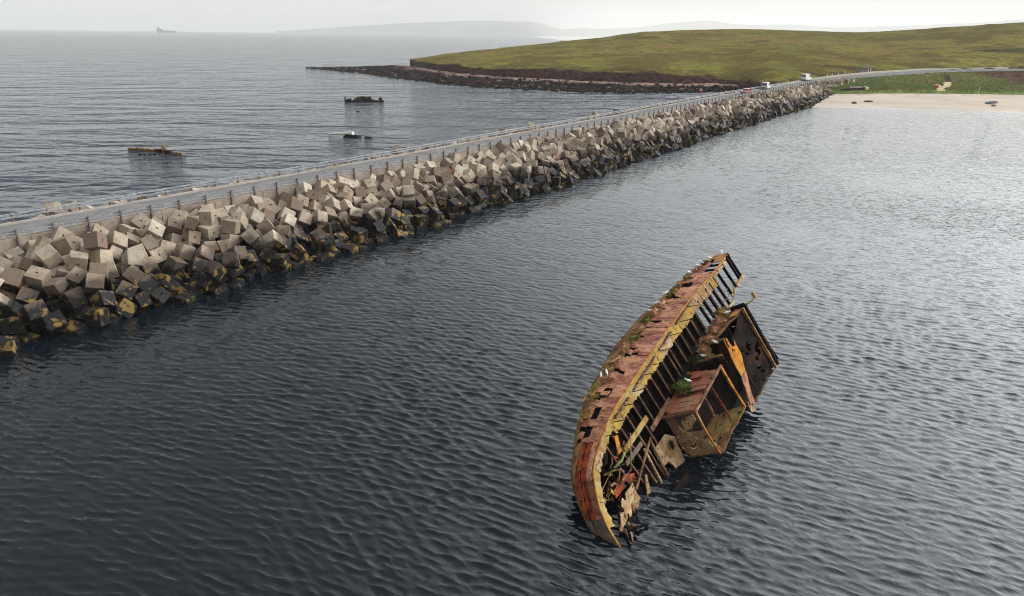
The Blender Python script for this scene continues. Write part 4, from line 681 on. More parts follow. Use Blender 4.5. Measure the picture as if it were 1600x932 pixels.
# ================================================================ parapets and guardrails
SP = [-14 + 2 * i for i in range(128)]
def sweep(name, prof, mat, ss=SP, parent=None):
    V = [bar_pt(s, o, z) for o, z in prof for s in ss]; n = len(ss); k = len(prof)
    F = [(j * n + i, ((j + 1) % k) * n + i, ((j + 1) % k) * n + i + 1, j * n + i + 1) for j in range(k) for i in range(n - 1)]
    F += [tuple(j * n for j in reversed(range(k))), tuple(j * n + n - 1 for j in range(k))]
    return obj(name, V, F, mat, parent)
pw = empty('parapet_wall', bar_pt(0, -0.3, 2.0)); tag(pw, 'low buff concrete parapet wall between road and heaped blocks on the bay side', 'wall')
def under(o, root): o.parent = root; o.matrix_parent_inverse = root.matrix_world.inverted()
bpy.context.view_layer.update()
jb = [-14]
while jb[-1] < 240: jb.append(jb[-1] + 5.3)
for a, b in zip(jb, jb[1:]):
    if a > 150: continue
    w = sweep('wall_panel', [(-0.47 + random.uniform(-0.015, 0.015), 1.8), (-0.46, 4.90), (-0.03, 4.92), (-0.03, 4.2)], m_kerb, [a + 0.02, (a + b) / 2, b - 0.02]); under(w, pw)
w = sweep('far_wall', [(-0.47, 1.8), (-0.46, 4.90), (-0.03, 4.92), (-0.03, 4.2)], m_kerb, [s for s in range(154, 244, 3)]); under(w, pw)
cap = sweep('coping', [(-0.16, 4.90), (-0.16, 5.00), (0.04, 5.01), (0.04, 4.85)], m_kerb_top); under(cap, pw)
pf = empty('seaward_kerb', bar_pt(0, 4.6, 4.0)); tag(pf, 'pale concrete kerb along the open sea side of the road', 'kerb')
bpy.context.view_layer.update()
under(sweep('kerb_wall', [(4.33, 4.6), (4.33, 5.05), (4.62, 5.05), (4.9, 4.6), (4.9, 2.0), (4.33, 2.0)], m_kerb), pf)
under(sweep('kerb_top', [(4.30, 4.86), (4.30, 5.06), (4.46, 5.07), (4.46, 5.0)], m_kerb_top), pf)
def m_galv():
    t = NT('galvanised_steel'); P = t.pos(); n = t.noise(P, 1.5, 5, 0.6, stretch=(1, 1, 4))
    return t.done(t.mix(t.ramp(n, 0.35, 0.7), lin(140, 142, 145), lin(172, 172, 172)), 0.6, 0.1)
M_GALV = m_galv(); M_POST = plain('weathered_post_steel', lin(122, 104, 100), 0.75, 0.25, 2.0)
def guardrail(name, off, label, z0, zr, side, s1, post0):
    g = empty(name, bar_pt(0, off, z0)); tag(g, label, 'guardrail'); bpy.context.view_layer.update()
    ss = [-12 + 2 * i for i in range(int((s1 + 12) / 2) + 1)]
    for zz in zr:                                                     # two shallow channel rails
        w = 0.07; o = off + side * 0.10
        r = sweep('rail', [(o, zz - w), (o + side * 0.05, zz - w * 0.6), (o, zz), (o + side * 0.05, zz + w * 0.6), (o, zz + w), (o + side * 0.02, zz + w), (o + side * 0.07, zz + w * 0.6), (o + side * 0.02, zz), (o + side * 0.07, zz - w * 0.6), (o + side * 0.02, zz - w)], M_GALV, ss); under(r, g)
    mb = MB(); mb.box((0, 0, 0.66), (0.13, 0.16, 1.36)); mb.box((0, side * -0.0, 0.06), (0.24, 0.22, 0.12)); mb.box((0, 0, 1.36), (0.16, 0.19, 0.05))
    proto = None; s = post0
    while s < s1:
        p = bar_pt(s, off, z0)
        if proto is None: proto = mb.build('post', M_POST); o = proto
        else: o = bpy.data.objects.new('post', proto.data); link(o)
        o.location = p; o.rotation_euler = (random.gauss(0, 0.015), random.gauss(0, 0.015), math.atan2(BD.y, BD.x))
        under(o, g); s += 2.65
    return g
guardrail('guardrail', -0.55, 'steel guardrail with close-set posts on the bay side, above the heaped blocks', 4.25, (5.19, 5.44), 1, 262, 0.96 - 2.65 * 3)
guardrail('guardrail', 4.75, 'steel guardrail on the seaward side of the road, open sea behind', 4.35, (5.40, 5.66), -1, 246, 0.2 - 2.65 * 2)
# ================================================================ the wreck
WA = Vector((0.50107, 0.82738, 0.25376)); WD = Vector((0.5709, -0.0956, -0.8154)); 
phi, psi = R(31.2), R(14.7)
ah = Vector((math.sin(phi), math.cos(phi), 0)); pp = Vector((ah.y, -ah.x, 0))
WA = ah * math.cos(psi) + Vector((0, 0, math.sin(psi))); q_ = pp * 0.62 + Vector((0, 0, -1)); WD = (q_ - WA * q_.dot(WA)).normalized(); WN = WA.cross(-WD).normalized()
WM = Matrix((WA, -WD, WN)).transposed().to_4x4(); WM.translation = Vector((5.72, 30.45, 3.11))
wreck = empty('shipwreck', None, matrix=WM)
tag(wreck, 'rusted hull of a heeled ship wreck rising from the bay, deck beams bare', 'shipwreck')
def L(s, d, n=0.0): return Vector((s, -d, n))           # along the keel, down the deck, out of the deck
def m_rust(name, cols, scale=1.0, stretch=(1, 1, 1), holes=None, bumpd=0.03, rough=0.9, spots=None, spec=0.25):
    t = NT(name); O = t.obco(); P = t.vmath('ADD', O, (3.1, 7.7, 1.9))
    a = t.noise(P, 0.9 * scale, 6, 0.65, 0.5, stretch=stretch); b = t.noise(P, 3.2 * scale, 6, 0.7, 0.3, stretch=stretch, offset=(17, 3, 5)); c = t.noise(P, 0.5 * scale, 4, 0.6, 0.4, offset=(41, 9, 2))
    col = t.mix(t.ramp(a, 0.40, 0.60), cols[0], cols[1]); col = t.mix(t.ramp(b, 0.50, 0.66), col, cols[2]); col = t.mix(t.math('MULTIPLY', t.ramp(c, 0.52, 0.66), 0.8), col, cols[3])
    if spots: col = t.mix(t.ramp(t.noise(P, 5.5 * scale, 3, 0.6, offset=(2, 60, 8)), 0.66, 0.70), col, spots)
    rv = t.n('ShaderNodeObjectInfo').outputs['Random']
    col = t.mix(t.math('MULTIPLY', t.ramp(rv, 0.0, 1.0), 0.45), col, t.mix(1.0, col, (0.62, 0.55, 0.55, 1), 'MULTIPLY'))
    t.bump(t.math('ADD', a, b), bumpd); return t.done(col, rough, spec=spec)
RUST_PINK = m_rust('pink_rust', [lin(142, 88, 70), lin(198, 144, 112), lin(108, 58, 42), lin(200, 140, 72)], 1.3, (1.3, 0.7, 0.5), spots=lin(70, 48, 42))
RUST_BROWN = m_rust('brown_rust', [lin(118, 80, 52), lin(156, 124, 74), lin(82, 52, 36), lin(142, 126, 66)], 1.2, (0.4, 1, 1.5))
RUST_RED = m_rust('red_rust', [lin(98, 48, 34), lin(178, 80, 38), lin(38, 26, 25), lin(130, 72, 54)], 1.6, (0.6, 0.9, 2.0))
WEED_PLATE = m_rust('drab_plate', [lin(112, 98, 84), lin(134, 118, 100), lin(82, 66, 56), lin(96, 80, 66)], 1.0)
YELLOW = m_rust('lichen_yellow_plate', [lin(184, 150, 70), lin(158, 130, 70), lin(108, 80, 52), lin(176, 160, 120)], 1.3, spots=lin(70, 52, 40))
DARK = m_rust('black_rust_and_shade', [lin(20, 17, 17), lin(40, 29, 25), lin(14, 12, 13), lin(70, 46, 35)], 1.2, spec=0.06)  # dark rust, blackened further so the wreck's interior shade is in the colour
BEAM = m_rust('beam_rust', [lin(150, 114, 82), lin(110, 76, 56), lin(76, 52, 42), lin(172, 140, 100)], 1.5)
ORANGE = m_rust('orange_plate', [lin(214, 144, 40), lin(196, 122, 36), lin(112, 70, 46), lin(206, 160, 74)], 1.0)
TAN = m_rust('flaking_cream_plate', [lin(192, 166, 126), lin(158, 126, 86), lin(98, 62, 44), lin(150, 118, 80)], 1.5, spots=lin(64, 36, 30))
REDDECK = m_rust('red_deck_plate', [lin(162, 92, 68), lin(152, 114, 88), lin(168, 68, 46), lin(126, 102, 78)], 1.0, (0.4, 1, 1.6))
RAIL = m_rust('ochre_rail', [lin(196, 140, 66), lin(170, 112, 58), lin(110, 70, 48), lin(198, 154, 86)], 1.5)

# outline of the deck edge, from the broken fore end round the stern
OUT = resample([(16.0, -0.02, 0), (14.0, -0.18, 0), (12.0, -0.36, 0), (9.0, -0.60, 0), (6.0, -0.74, 0), (3.0, -0.80, 0), (0.5, -0.82, 0), (-1.0, -0.78, 0), (-2.2, -0.62, 0), (-3.1, -0.42, 0), (-3.95, -0.14, 0.02), (-4.55, 0.22, 0.06), (-5.08, 0.84, 0.15), (-5.63, 1.34, 0.40), (-6.0, 1.9, 0.64), (-6.25, 2.45, 0.87), (-6.45, 3.2, 1.1), (-6.5, 4.2, 1.2)], 341)
CUM = [0.0]
for a, b in zip(OUT, OUT[1:]): CUM.append(CUM[-1] + (b - a).length)
ULEN = CUM[-1]
def outline(u):
    i = min(max(int(np.searchsorted(CUM, u)) - 1, 0), len(OUT) - 2); t = (u - CUM[i]) / max(1e-6, CUM[i + 1] - CUM[i]); p = OUT[i].lerp(OUT[i + 1], t)
    a, b = OUT[max(i - 4, 0)], OUT[min(i + 5, len(OUT) - 1)]; tg = (b - a); tg.z = 0; tg.normalize()
    nrm = Vector((-tg.y, tg.x, 0))                     # in (s, d): outward is -d on the long side
    if nrm.y > 0 and p.x > -3: nrm = -nrm
    if p.x <= -3 and nrm.x > 0: nrm = -nrm
    return p, nrm
def hull(u, q, lift=0.0):
    """point on the hull, u along the deck edge, q down the girth from the gunwale (ship's own frame)"""
    p, o = outline(u)
    vis = float(np.interp(p.x, [-5.6, -4.5, -3.2, -2.0, 0.3, 4.5, 8.0, 12.0, 14.0, 16.0], [1.15, 1.40, 1.65, 1.95, 2.6, 3.35, 3.2, 2.45, 1.95, 1.5]))
    q1 = 0.58 * vis; rad = 0.52 * vis; fl = float(np.interp(p.x, [-5.5, -3.5, 0.0, 10.0, 16.0], [0.12, 0.16, 0.34, 0.32, 0.18]))
    if q < q1: dep, off, a = q, fl * q, 0.0
    else:
        a = min((q - q1) / rad, 1.75); dep = q1 + rad * math.sin(a); off = fl * q1 - rad * (1 - math.cos(a))
        ext = max(0.0, (q - q1) - rad * 1.75); dep += ext * math.cos(1.75); off -= ext * math.sin(1.75)
    off += lift * math.cos(a); dep += lift * math.sin(a)
    return L(p.x + o.x * off, p.y + o.y * off, p.z - dep)
# inner shell: near-black behind the plating, so open seams look shaded
U_FORE = 3.6
def shell(name, u0, u1, nu, q0, q1, nq, lift, mat, parent):
    V = [hull(u0 + (u1 - u0) * i / nu, q0 + (q1 - q0) * j / nq, lift) for i in range(nu + 1) for j in range(nq + 1)]
    F = [(i * (nq + 1) + j, i * (nq + 1) + j + 1, (i + 1) * (nq + 1) + j + 1, (i + 1) * (nq + 1) + j) for i in range(nu) for j in range(nq)]
    return obj(name, V, F, mat, parent, True)
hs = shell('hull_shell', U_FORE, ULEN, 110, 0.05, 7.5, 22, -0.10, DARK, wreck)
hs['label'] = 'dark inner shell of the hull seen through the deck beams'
# plating, strake by strake; each plate its own piece
rw = random.Random(21)
def plate(name, u0, u1, q0, q1, lift, mat, parent, nu=3, nq=2, th=0.035, skew=0.0, taper=(0, 0)):
    top = []
    for i in range(nu + 1):
        for j in range(nq + 1):
            tq = j / nq; tu = i / nu; a, b = u0 + skew * tq + taper[0] * tq * (1 - tu), u1 + skew * tq - taper[1] * tq * tu
            wob = 0.022 * math.sin(7 * tu + 5 * tq + u0 * 3) + 0.015 * math.sin(11 * tq + u0 * 7)
            top.append((a + (b - a) * tu, q0 + (q1 - q0) * tq, lift + wob))
    V = [hull(*p) for p in top] + [hull(p[0], p[1], p[2] - th) for p in top]; n = (nu + 1) * (nq + 1); k = nq + 1; F = []
    for i in range(nu):
        for j in range(nq):
            a = i * k + j; F += [(a, a + 1, a + k + 1, a + k), (n + a, n + a + k, n + a + k + 1, n + a + 1)]
    rim = [i * k for i in range(nu + 1)] + [nu * k + j for j in range(1, k)] + [i * k + nq for i in range(nu - 1, -1, -1)] + [j for j in range(nq - 1, 0, -1)]
    F += [(rim[i], rim[(i + 1) % len(rim)], n + rim[(i + 1) % len(rim)], n + rim[i]) for i in range(len(rim))]
    return obj(name, V, F, mat, parent)
U_STERN = next(CUM[i] for i in range(len(OUT)) if OUT[i].x < -2.4)
u = 0.05; b_ = 0.72
while u < U_STERN:
    w = b_ * rw.uniform(0.85, 1.15); p, _ = outline(u + w / 2); s_ = p.x
    qm = 1.30 - 0.12 * max(0, (s_ - 11) / 5)
    peel = rw.uniform(0.05, 0.12) if rw.random() < 0.15 else 0.0
    # sheer strake: nearly whole
    if not (13.4 < s_ < 14.6 and rw.random() < 0.5):
        plate('sheer_plate', u + 0.005, u + w - 0.005, 0.0, 0.60, rw.uniform(0, 0.03), RUST_PINK, hs, 3, 2)
    # next strakes: sprung plates with open seams between the frames
    for q0, q1_, chance in ((0.61, 0.96, 0.35), (0.97, qm, 0.66)):
        g = rw.uniform(0.08, 0.30) if rw.random() < chance else 0.006; cut = rw.choice((0, 1))
        if not (14.3 < s_ < 15.3) and not (rw.random() < 0.06):
            plate('side_plate', u + 0.005 + (g if cut else 0), u + w - 0.005 - (0 if cut else g), q0, q1_, rw.uniform(0, 0.05) + peel, RUST_PINK, hs, 3, 2, skew=rw.uniform(-0.08, 0.08), taper=(rw.uniform(-0.05, 0.10), rw.uniform(-0.05, 0.10)))
    # ledge strake under the turf, then the turn of the bilge
    if s_ < 15.4: plate('ledge_plate', u, u + w - 0.01, qm + 0.01, qm + 0.5, rw.uniform(0.02, 0.08), RUST_BROWN, hs, 2, 2)
    if s_ < 14.6:
        plate('bilge_plate', u, u + w - 0.008, qm + 0.51, qm + 1.3, rw.uniform(0, 0.04), RUST_BROWN, hs, 2, 3)
        plate('bilge_plate', u, u + w - 0.008, qm + 1.31, qm + 2.6, rw.uniform(0, 0.03), RUST_BROWN, hs, 2, 4)
    u += w
while u < ULEN - 0.3:                                               # round the stern: long strakes, redder
    w = rw.uniform(0.8, 1.1); p, _ = outline(u + w / 2); low = L(p.x, p.y)
    low.z = p.z - 0.4; zc_ = (WM @ low).z
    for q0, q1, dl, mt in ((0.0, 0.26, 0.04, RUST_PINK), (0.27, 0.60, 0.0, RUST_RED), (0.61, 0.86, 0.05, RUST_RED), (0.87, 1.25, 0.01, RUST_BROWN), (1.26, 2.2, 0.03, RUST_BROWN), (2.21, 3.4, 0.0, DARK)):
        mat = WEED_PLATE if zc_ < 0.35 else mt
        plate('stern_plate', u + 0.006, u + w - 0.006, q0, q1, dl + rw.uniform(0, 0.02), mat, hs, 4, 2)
    u += w
# frames left standing at the broken fore end and under the sheer strake
for i in range(12):
    uf = 0.12 + i * 0.72
    pts = [hull(uf, 0.02 + 1.7 * j / 8, -0.12) for j in range(9)]
    mb = MB()
    for a, b in zip(pts, pts[1:]): mb.bar(a, b, 0.10, 0.12)
    mb.build('frame', DARK, wreck)
# gunwale rail and waterway plates (the yellow band)
def edge_pt(u, dd, n=0.0):
    p, o = outline(u); return L(p.x - o.x * dd, p.y - o.y * dd, n + p.z)
RAILPTS = [edge_pt(0.9 + (ULEN - 1.2 - 0.9) * i / 90, 0.02, 0.05) for i in range(91)]
MB().tube(RAILPTS, 0.055, 6).build('gunwale_rail', RAIL, wreck, True)
u = 1.0
while u < U_STERN + 4.3:
    w = rw.uniform(0.9, 1.5); k = 3; p, _ = outline(u + w / 2)
    wid = (0.80 if p.x < 12.5 else 0.34) * (1 if p.x > -2 else 0.62)
    if rw.random() < 0.98 or p.x < 12:
        n_ = 9; inner = []; outer = []
        for i in range(n_ + 1):
            uu = u + 0.01 + (w - 0.02) * i / n_
            outer.append(edge_pt(uu, 0.05, 0.0)); inner.append(edge_pt(uu, wid * rw.uniform(0.86, 1.08), rw.uniform(0, 0.05)))
        mb = MB(); V = outer + inner; V2 = [p_ + Vector((0, 0, -0.05)) for p_ in V]; m_ = n_ + 1
        F = [(i, i + 1, m_ + i + 1, m_ + i) for i in range(n_)]; F += [tuple(2 * m_ + j for j in reversed(f)) for f in F]
        rim = list(range(m_)) + list(range(2 * m_ - 1, m_ - 1, -1)); F += [(rim[(i + 1) % len(rim)], rim[i], 2 * m_ + rim[i], 2 * m_ + rim[(i + 1) % len(rim)]) for i in range(len(rim))]
        mb.add(V + V2, F).build('waterway_plate', TAN if (p.x > 13.1 or rw.random() < 0.14) else RUST_BROWN if rw.random() < 0.07 else YELLOW, wreck)
    u += w
# coaming curb standing on the waterway, broken in places
for (s0, s1) in ((-1.2, 0.4), (1.0, 3.9), (4.4, 6.2), (6.9, 9.6)):
    mb = MB(); n_ = 6
    for i in range(n_):
        a = L(s0 + (s1 - s0) * i / n_, -0.50 + rw.uniform(-0.03, 0.03), 0.08); b = L(s0 + (s1 - s0) * (i + 0.85) / n_, -0.50 + rw.uniform(-0.03, 0.03), 0.08); mb.bar(a, b, 0.07, 0.16)
    mb.build('curb', BEAM, wreck)
for s in (-2.3, -1.4, -0.3, 0.9, 2.2, 3.1, 4.5, 5.9, 7.2, 8.7):       # rail stanchions bent out of the deck
    d0 = -0.55 + rw.uniform(0, 0.2); h_ = rw.uniform(0.6, 1.0)
    MB().tube([L(s, d0, 0.0), L(s + 0.05, d0 + 0.05, h_ * 0.5), L(s + rw.uniform(-0.1, 0.2), d0 + rw.uniform(0, 0.25), h_)], 0.022, 5).build('stanchion', DARK, wreck, True)
# deck beams
beams = [(-2.6, 2.6), (-1.9, 3.2), (-1.15, 3.7), (-0.35, 3.9), (0.45, 3.6), (1.2, 1.7), (2.0, 1.7), (2.75, 1.7), (3.5, 1.65), (4.25, 1.6), (4.95, 1.6), (5.35, 1.6), (6.1, 1.5), (6.9, 1.5), (7.7, 1.4), (8.5, 1.45), (9.3, 1.5)]
for s, d1 in beams:
    k = rw.uniform(-0.05, 0.05); thick = 0.045 if s > 0.6 else 0.07
    mb = MB(); mb.bar(L(s, -0.12, -0.05), L(s + k - 0.04 * d1, d1, -0.05), thick, 0.07, (0, 0, 1))
    o = mb.build('deck_beam', BEAM, wreck); MB().bar(L(s, -0.12, -0.25), L(s + k - 0.04 * d1, d1, -0.25), 0.03, 0.26, (0, 0, 1)).build('beam_web', DARK, o)  # web near-black: its shade is put into the colour, the face stays tan
for s, d1, w, sl in [(15.75, 1.72, 0.09, 0.05), (15.4, 1.70, 0.10, 0.05), (14.5, 1.78, 0.15, 0.10), (13.55, 1.85, 0.15, 0.15), (12.75, 2.3, 0.17, 0.15), (12.05, 3.1, 0.22, 0.2), (11.35, 2.6, 0.24, 0.2), (10.6, 2.2, 0.24, 0.1), (9.95, 1.9, 0.18, 0.1)]:
    MB().bar(L(s, -0.1, -0.06), L(s + sl, d1, -0.06), w * 0.62, 0.16, (0, 0, 1)).build('fore_beam', DARK, wreck)
MB().bar(L(14.55, 1.70, 0.05), L(15.95, 1.72, 0.05), 0.20, 0.09, (0, 0, 1)).build('beam_shelf', TAN, wreck)
MB().bar(L(13.45, 1.80, 0.02), L(14.40, 1.78, 0.02), 0.17, 0.08, (0, 0, 1)).build('beam_shelf', TAN, wreck)
MB().bar(L(12.0, 2.0, 0.05), L(13.3, 2.06, 0.05), 0.17, 0.08, (0, 0, 1)).build('beam_shelf', YELLOW, wreck)
for pts in ([(12.1, 2.1, 0.1), (11.9, 2.6, 0.25), (11.3, 2.7, 0.3), (10.9, 2.2, 0.2), (11.1, 1.8, 0.1)], [(13.5, 1.2, 0), (13.0, 1.5, 0.1), (12.4, 1.5, 0.05)], [(14.4, 1.2, 0), (13.8, 1.75, 0.1), (13.2, 1.9, 0.1)], [(12.8, 2.1, 0.0), (12.9, 2.6, 0.3), (12.5, 3.1, 0.35)]):
    MB().tube(resample([L(*p) for p in pts], 10), 0.028, 5).build('bent_pipe', BEAM, wreck, True)
# carlings: fore-and-aft members along the hatch side
MB().bar(L(-1.85, 0.90, 0.03), L(0.72, 1.0, 0.03), 0.27, 0.07, (0, 0, 1)).build('carling', YELLOW, wreck)
MB().bar(L(0.45, 1.60, 0.03), L(2.95, 1.62, 0.03), 0.24, 0.09, (0, 0, 1)).build('carling', BEAM, wreck)
MB().bar(L(2.9, 1.66, -0.02), L(10.2, 1.75, -0.02), 0.16, 0.14, (0, 0, 1)).build('carling', DARK, wreck)
MB().bar(L(-2.3, 1.35, 0.02), L(-0.6, 1.5, 0.02), 0.22, 0.06, (0, 0, 1)).build('carling', WEED_PLATE, wreck)
MB().bar(L(-2.9, 2.35, 0.25), L(0.1, 1.75, 0.05), 0.09, 0.07, (0, 0, 1)).build('carling', BEAM, wreck)
def sheet(name, pts, th, mat, parent, jag=0.0, seed=1, warp=0.07, rot=0.10):
    """flat plate through local points; jag roughens its outline"""
    r_ = random.Random(seed); P = [L(*p) for p in pts]; out = []
    for a, b in zip(P, P[1:] + P[:1]):
        m_ = max(1, int((b - a).length / 0.22)) if jag else 1
        for i in range(m_):
            q = a.lerp(b, i / m_)
            if jag and i: 
                c = sum(P, Vector()) / len(P); q = q.lerp(c, r_.uniform(-0.3, 1.0) * jag)
            out.append(q)
    nrm = Vector()
    for i in range(1, len(P) - 1): nrm += (P[i] - P[0]).cross(P[i + 1] - P[0])
    nrm.normalize(); bm = bmesh.new(); bm.faces.new([bm.verts.new(q) for q in out]); bmesh.ops.triangulate(bm, faces=bm.faces[:])
    for _ in range(3):
        long_ = [e for e in bm.edges if e.calc_length() > 0.32]
        if long_: bmesh.ops.subdivide_edges(bm, edges=long_, cuts=1, use_grid_fill=True); bmesh.ops.triangulate(bm, faces=bm.faces[:])
    if len(bm.faces) > 40 and rot:                      # rusted-through patches
        sd_ = seed * 1.7
        dead = [f for f in bm.faces if mn.noise(f.calc_center_median() * 2.3 + Vector((sd_, 0, 0))) > 0.5 - rot]
        if len(dead) < len(bm.faces) * 0.4: bmesh.ops.delete(bm, geom=dead, context='FACES')
    for v in bm.verts: v.co += nrm * warp * (mn.noise(v.co * 1.1 + Vector((seed, 1, 2))) + 0.5 * mn.noise(v.co * 2.7 + Vector((3, seed, 2))))
    bmesh.ops.recalc_face_normals(bm, faces=bm.faces[:])
    r_e = bmesh.ops.extrude_face_region(bm, geom=bm.faces[:])
    for v in [g_ for g_ in r_e['geom'] if isinstance(g_, bmesh.types.BMVert)]: v.co += nrm * th
    bmesh.ops.recalc_face_normals(bm, faces=bm.faces[:])
    m_ = bpy.data.meshes.new(name); bm.to_mesh(m_); bm.free(); m_.materials.append(mat); return link(bpy.data.objects.new(name, m_), parent)
# after deckhouse (its upper side is the red sloping roof now)
dh = sheet('deckhouse_side', [(1.55, 1.74, 0.02), (5.55, 1.72, 0.02), (5.25, 1.95, 1.95), (1.62, 1.78, 2.05)], 0.05, REDDECK, wreck, 0.04, 3, 0.14, 0.12)
dh['label'] = 'rust-red side of the deckhouse, now lying like a roof'
for i in (0, 1, 2, 4, 5, 7):                                        # planks still on that side
    s0 = 1.62 + i * 0.42
    sheet('side_plank', [(s0, 1.66 + rw.uniform(-0.02, 0.02), 0.10 + (0.5 if i in (0,) else 0)), (s0 + 0.39, 1.66, 0.10), (s0 + 0.37, 1.70, 2.0 + rw.uniform(-0.1, 0.06)), (s0 - 0.02, 1.70, 2.0)], 0.035, REDDECK, dh, 0.04, 30 + i, 0.03, 0.05)
MB().bar(L(1.60, 1.80, 2.08), L(5.40, 1.82, 2.10), 0.11, 0.10).build('eave_bar', BEAM, dh)
MB().bar(L(1.56, 1.76, 0.05), L(1.58, 1.80, 2.08), 0.09, 0.14).build('end_bar', BEAM, dh)
for s, d1, mat, w in ((1.58, 4.35, RAIL, 0.09), (2.75, 3.2, BEAM, 0.05), (3.7, 4.0, RUST_RED, 0.05), (5.38, 4.5, ORANGE, 0.11)):
    bq = resample([L(s, 1.80, 2.06), L(s + rw.uniform(-0.12, 0.12), (1.8 + d1) / 2, 2.06 + rw.uniform(-0.14, 0.1)), L(s - 0.1, d1, 2.0 + rw.uniform(-0.1, 0.1))], 7); mb = MB()
    for a, b in zip(bq, bq[1:]): mb.bar(a, b, w * rw.uniform(0.7, 1.2), 0.09)
    mb.build('roof_bar', mat, wreck)
sheet('end_wall', [(1.60, 3.05, 0.05), (1.60, 2.75, 0.7), (1.60, 3.0, 1.1), (1.60, 2.9, 1.9), (1.58, 4.30, 2.04), (1.58, 4.3, 0.05)], 0.05, TAN, wreck, 0.07, 8, 0.10, 0.14)
sheet('end_wall_scrap', [(1.62, 2.2, 0.9), (1.62, 1.95, 1.75), (1.62, 2.35, 1.7), (1.62, 2.75, 1.2), (1.62, 2.8, 0.85)], 0.04, TAN, wreck, 0.06, 9)
sheet('end_wall_scrap', [(1.62, 2.6, 0.35), (1.62, 2.45, 0.6), (1.62, 2.9, 0.75), (1.62, 3.1, 0.4)], 0.04, TAN, wreck, 0.08, 10)
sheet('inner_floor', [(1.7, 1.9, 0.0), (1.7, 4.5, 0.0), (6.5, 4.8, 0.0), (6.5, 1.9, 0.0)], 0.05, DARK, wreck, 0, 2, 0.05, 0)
sheet('lower_side', [(1.7, 4.45, 0.05), (1.7, 4.45, 2.0), (5.4, 4.6, 2.0), (5.4, 4.6, 0.05)], 0.05, RUST_BROWN, wreck, 0.05, 12, 0.1, 0.15)
# cream plate with a scuttle, in the deck plane just abaft the house
pp_ = sheet('cream_plate', [(-0.22, 2.28, 0.06), (1.12, 2.42, 0.06), (1.62, 3.0, 0.06), (1.22, 4.2, 0.06), (0.42, 4.3, 0.06), (0.24, 3.4, 0.06), (-0.42, 3.25, 0.06)], 0.05, TAN, wreck, 0.02, 4, 0.03, 0.0)
ring = MB(); c_ = (0.95, 3.0)
for rad_, z_ in ((0.20, 0.125),):
    ring.tube([L(c_[0] + rad_ * math.cos(a), c_[1] + 1.25 * rad_ * math.sin(a), z_) for a in [i * math.pi / 9 for i in range(19)]], 0.035, 6)
ring.build('scuttle_rim', BEAM, pp_, True)
MB().prism([L(c_[0] + 0.18 * math.cos(a), c_[1] + 0.225 * math.sin(a), 0.115) for a in [i * math.pi / 8 for i in range(16)]], (0, 0, 0.004)).build('scuttle_opening', DARK, pp_)
# fore deckhouse: torn frame, roof side open
BR = 1.62
for s, n0, n1, mat in ((5.95, 0.3, 2.12, DARK), (7.65, 0.2, 1.66, DARK), (11.3, 0.0, 1.7, DARK)):
    sheet('bulkhead', [(s, 1.62, n0), (s, 1.60, n1), (s - 0.05, 2.1 if s < 11 else 5.6, n1), (s - 0.1, 3.4 if s < 11 else 5.6, 0.0), (s, 1.8, 0.0)], 0.08, mat, wreck, 0.03, int(s * 10))
    MB().bar(L(s, 1.58, n0), L(s, 1.56, n1), 0.10, 0.10).build('bulkhead_head', BEAM if s < 8 else DARK, wreck)
sheet('house_side', [(7.7, 1.62, 0.0), (11.3, 1.85, 0.0), (11.25, 1.75, 1.62), (9.9, 1.72, 1.35), (9.2, 1.70, 0.95), (7.7, 1.60, 0.85)], 0.05, BEAM, wreck, 0.06, 51)
sheet('roof_sheet', [(8.45, 2.05, BR - 0.1), (9.4, 1.95, BR - 0.08), (10.2, 1.72, BR - 0.05), (11.0, 1.75, BR - 0.05), (10.75, 5.4, BR - 0.05), (9.2, 5.5, BR - 0.1), (7.6, 5.3, BR - 0.1), (7.9, 4.0, BR - 0.1)], 0.04, DARK, wreck, 0.04, 66, 0.12, 0.2)
sheet('torn_lining', [(10.1, 1.60, 0.9), (11.2, 1.66, 1.1), (11.2, 1.66, 1.6), (10.3, 1.62, 1.45)], 0.03, RUST_PINK, wreck, 0.08, 52)
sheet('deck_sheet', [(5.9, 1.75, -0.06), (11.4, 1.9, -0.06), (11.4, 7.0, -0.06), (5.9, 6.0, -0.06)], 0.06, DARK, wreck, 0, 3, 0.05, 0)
sheet('house_bottom', [(7.0, 5.55, 0.0), (11.2, 5.7, 0.0), (11.0, 5.62, 1.66), (7.2, 5.5, 1.6)], 0.06, WEED_PLATE, wreck, 0.06, 53, 0.1, 0.12)
for s, w, mat in ((11.35, 0.16, DARK), (10.95, 0.10, BEAM)):
    MB().bar(L(s, 1.62, BR + 0.03), L(s - 0.35, 5.75, BR + 0.03), w, 0.16).build('corner_post', mat, wreck)
sheet('orange_strip', [(10.98, 2.6, BR), (11.12, 2.6, BR), (10.95, 5.0, BR), (10.62, 5.4, BR), (10.6, 4.4, BR)], 0.04, ORANGE, wreck, 0.04, 54)
sheet('orange_strip', [(11.22, 3.3, BR + 0.06), (11.34, 3.3, BR + 0.06), (11.10, 5.1, BR + 0.06), (10.98, 5.1, BR + 0.06)], 0.04, ORANGE, wreck, 0.03, 55)
sheet('dark_end_plate', [(11.1, 1.7, BR - 0.05), (11.5, 1.7, BR - 0.05), (11.15, 5.7, BR - 0.05), (10.75, 5.7, BR - 0.05)], 0.04, DARK, wreck, 0.02, 56)
o_ = sheet('hanging_orange_plate', [(7.60, 1.62, BR), (7.95, 1.68, BR), (8.0, 2.35, BR), (8.30, 2.45, BR), (8.55, 2.2, BR), (8.35, 3.2, BR), (8.0, 3.55, BR), (7.75, 3.9, BR), (7.2, 3.9, BR), (7.35, 2.8, BR)], 0.04, ORANGE, wreck, 0.02, 57)
o_['label'] = 'bright orange torn plate hanging down the fore deckhouse'
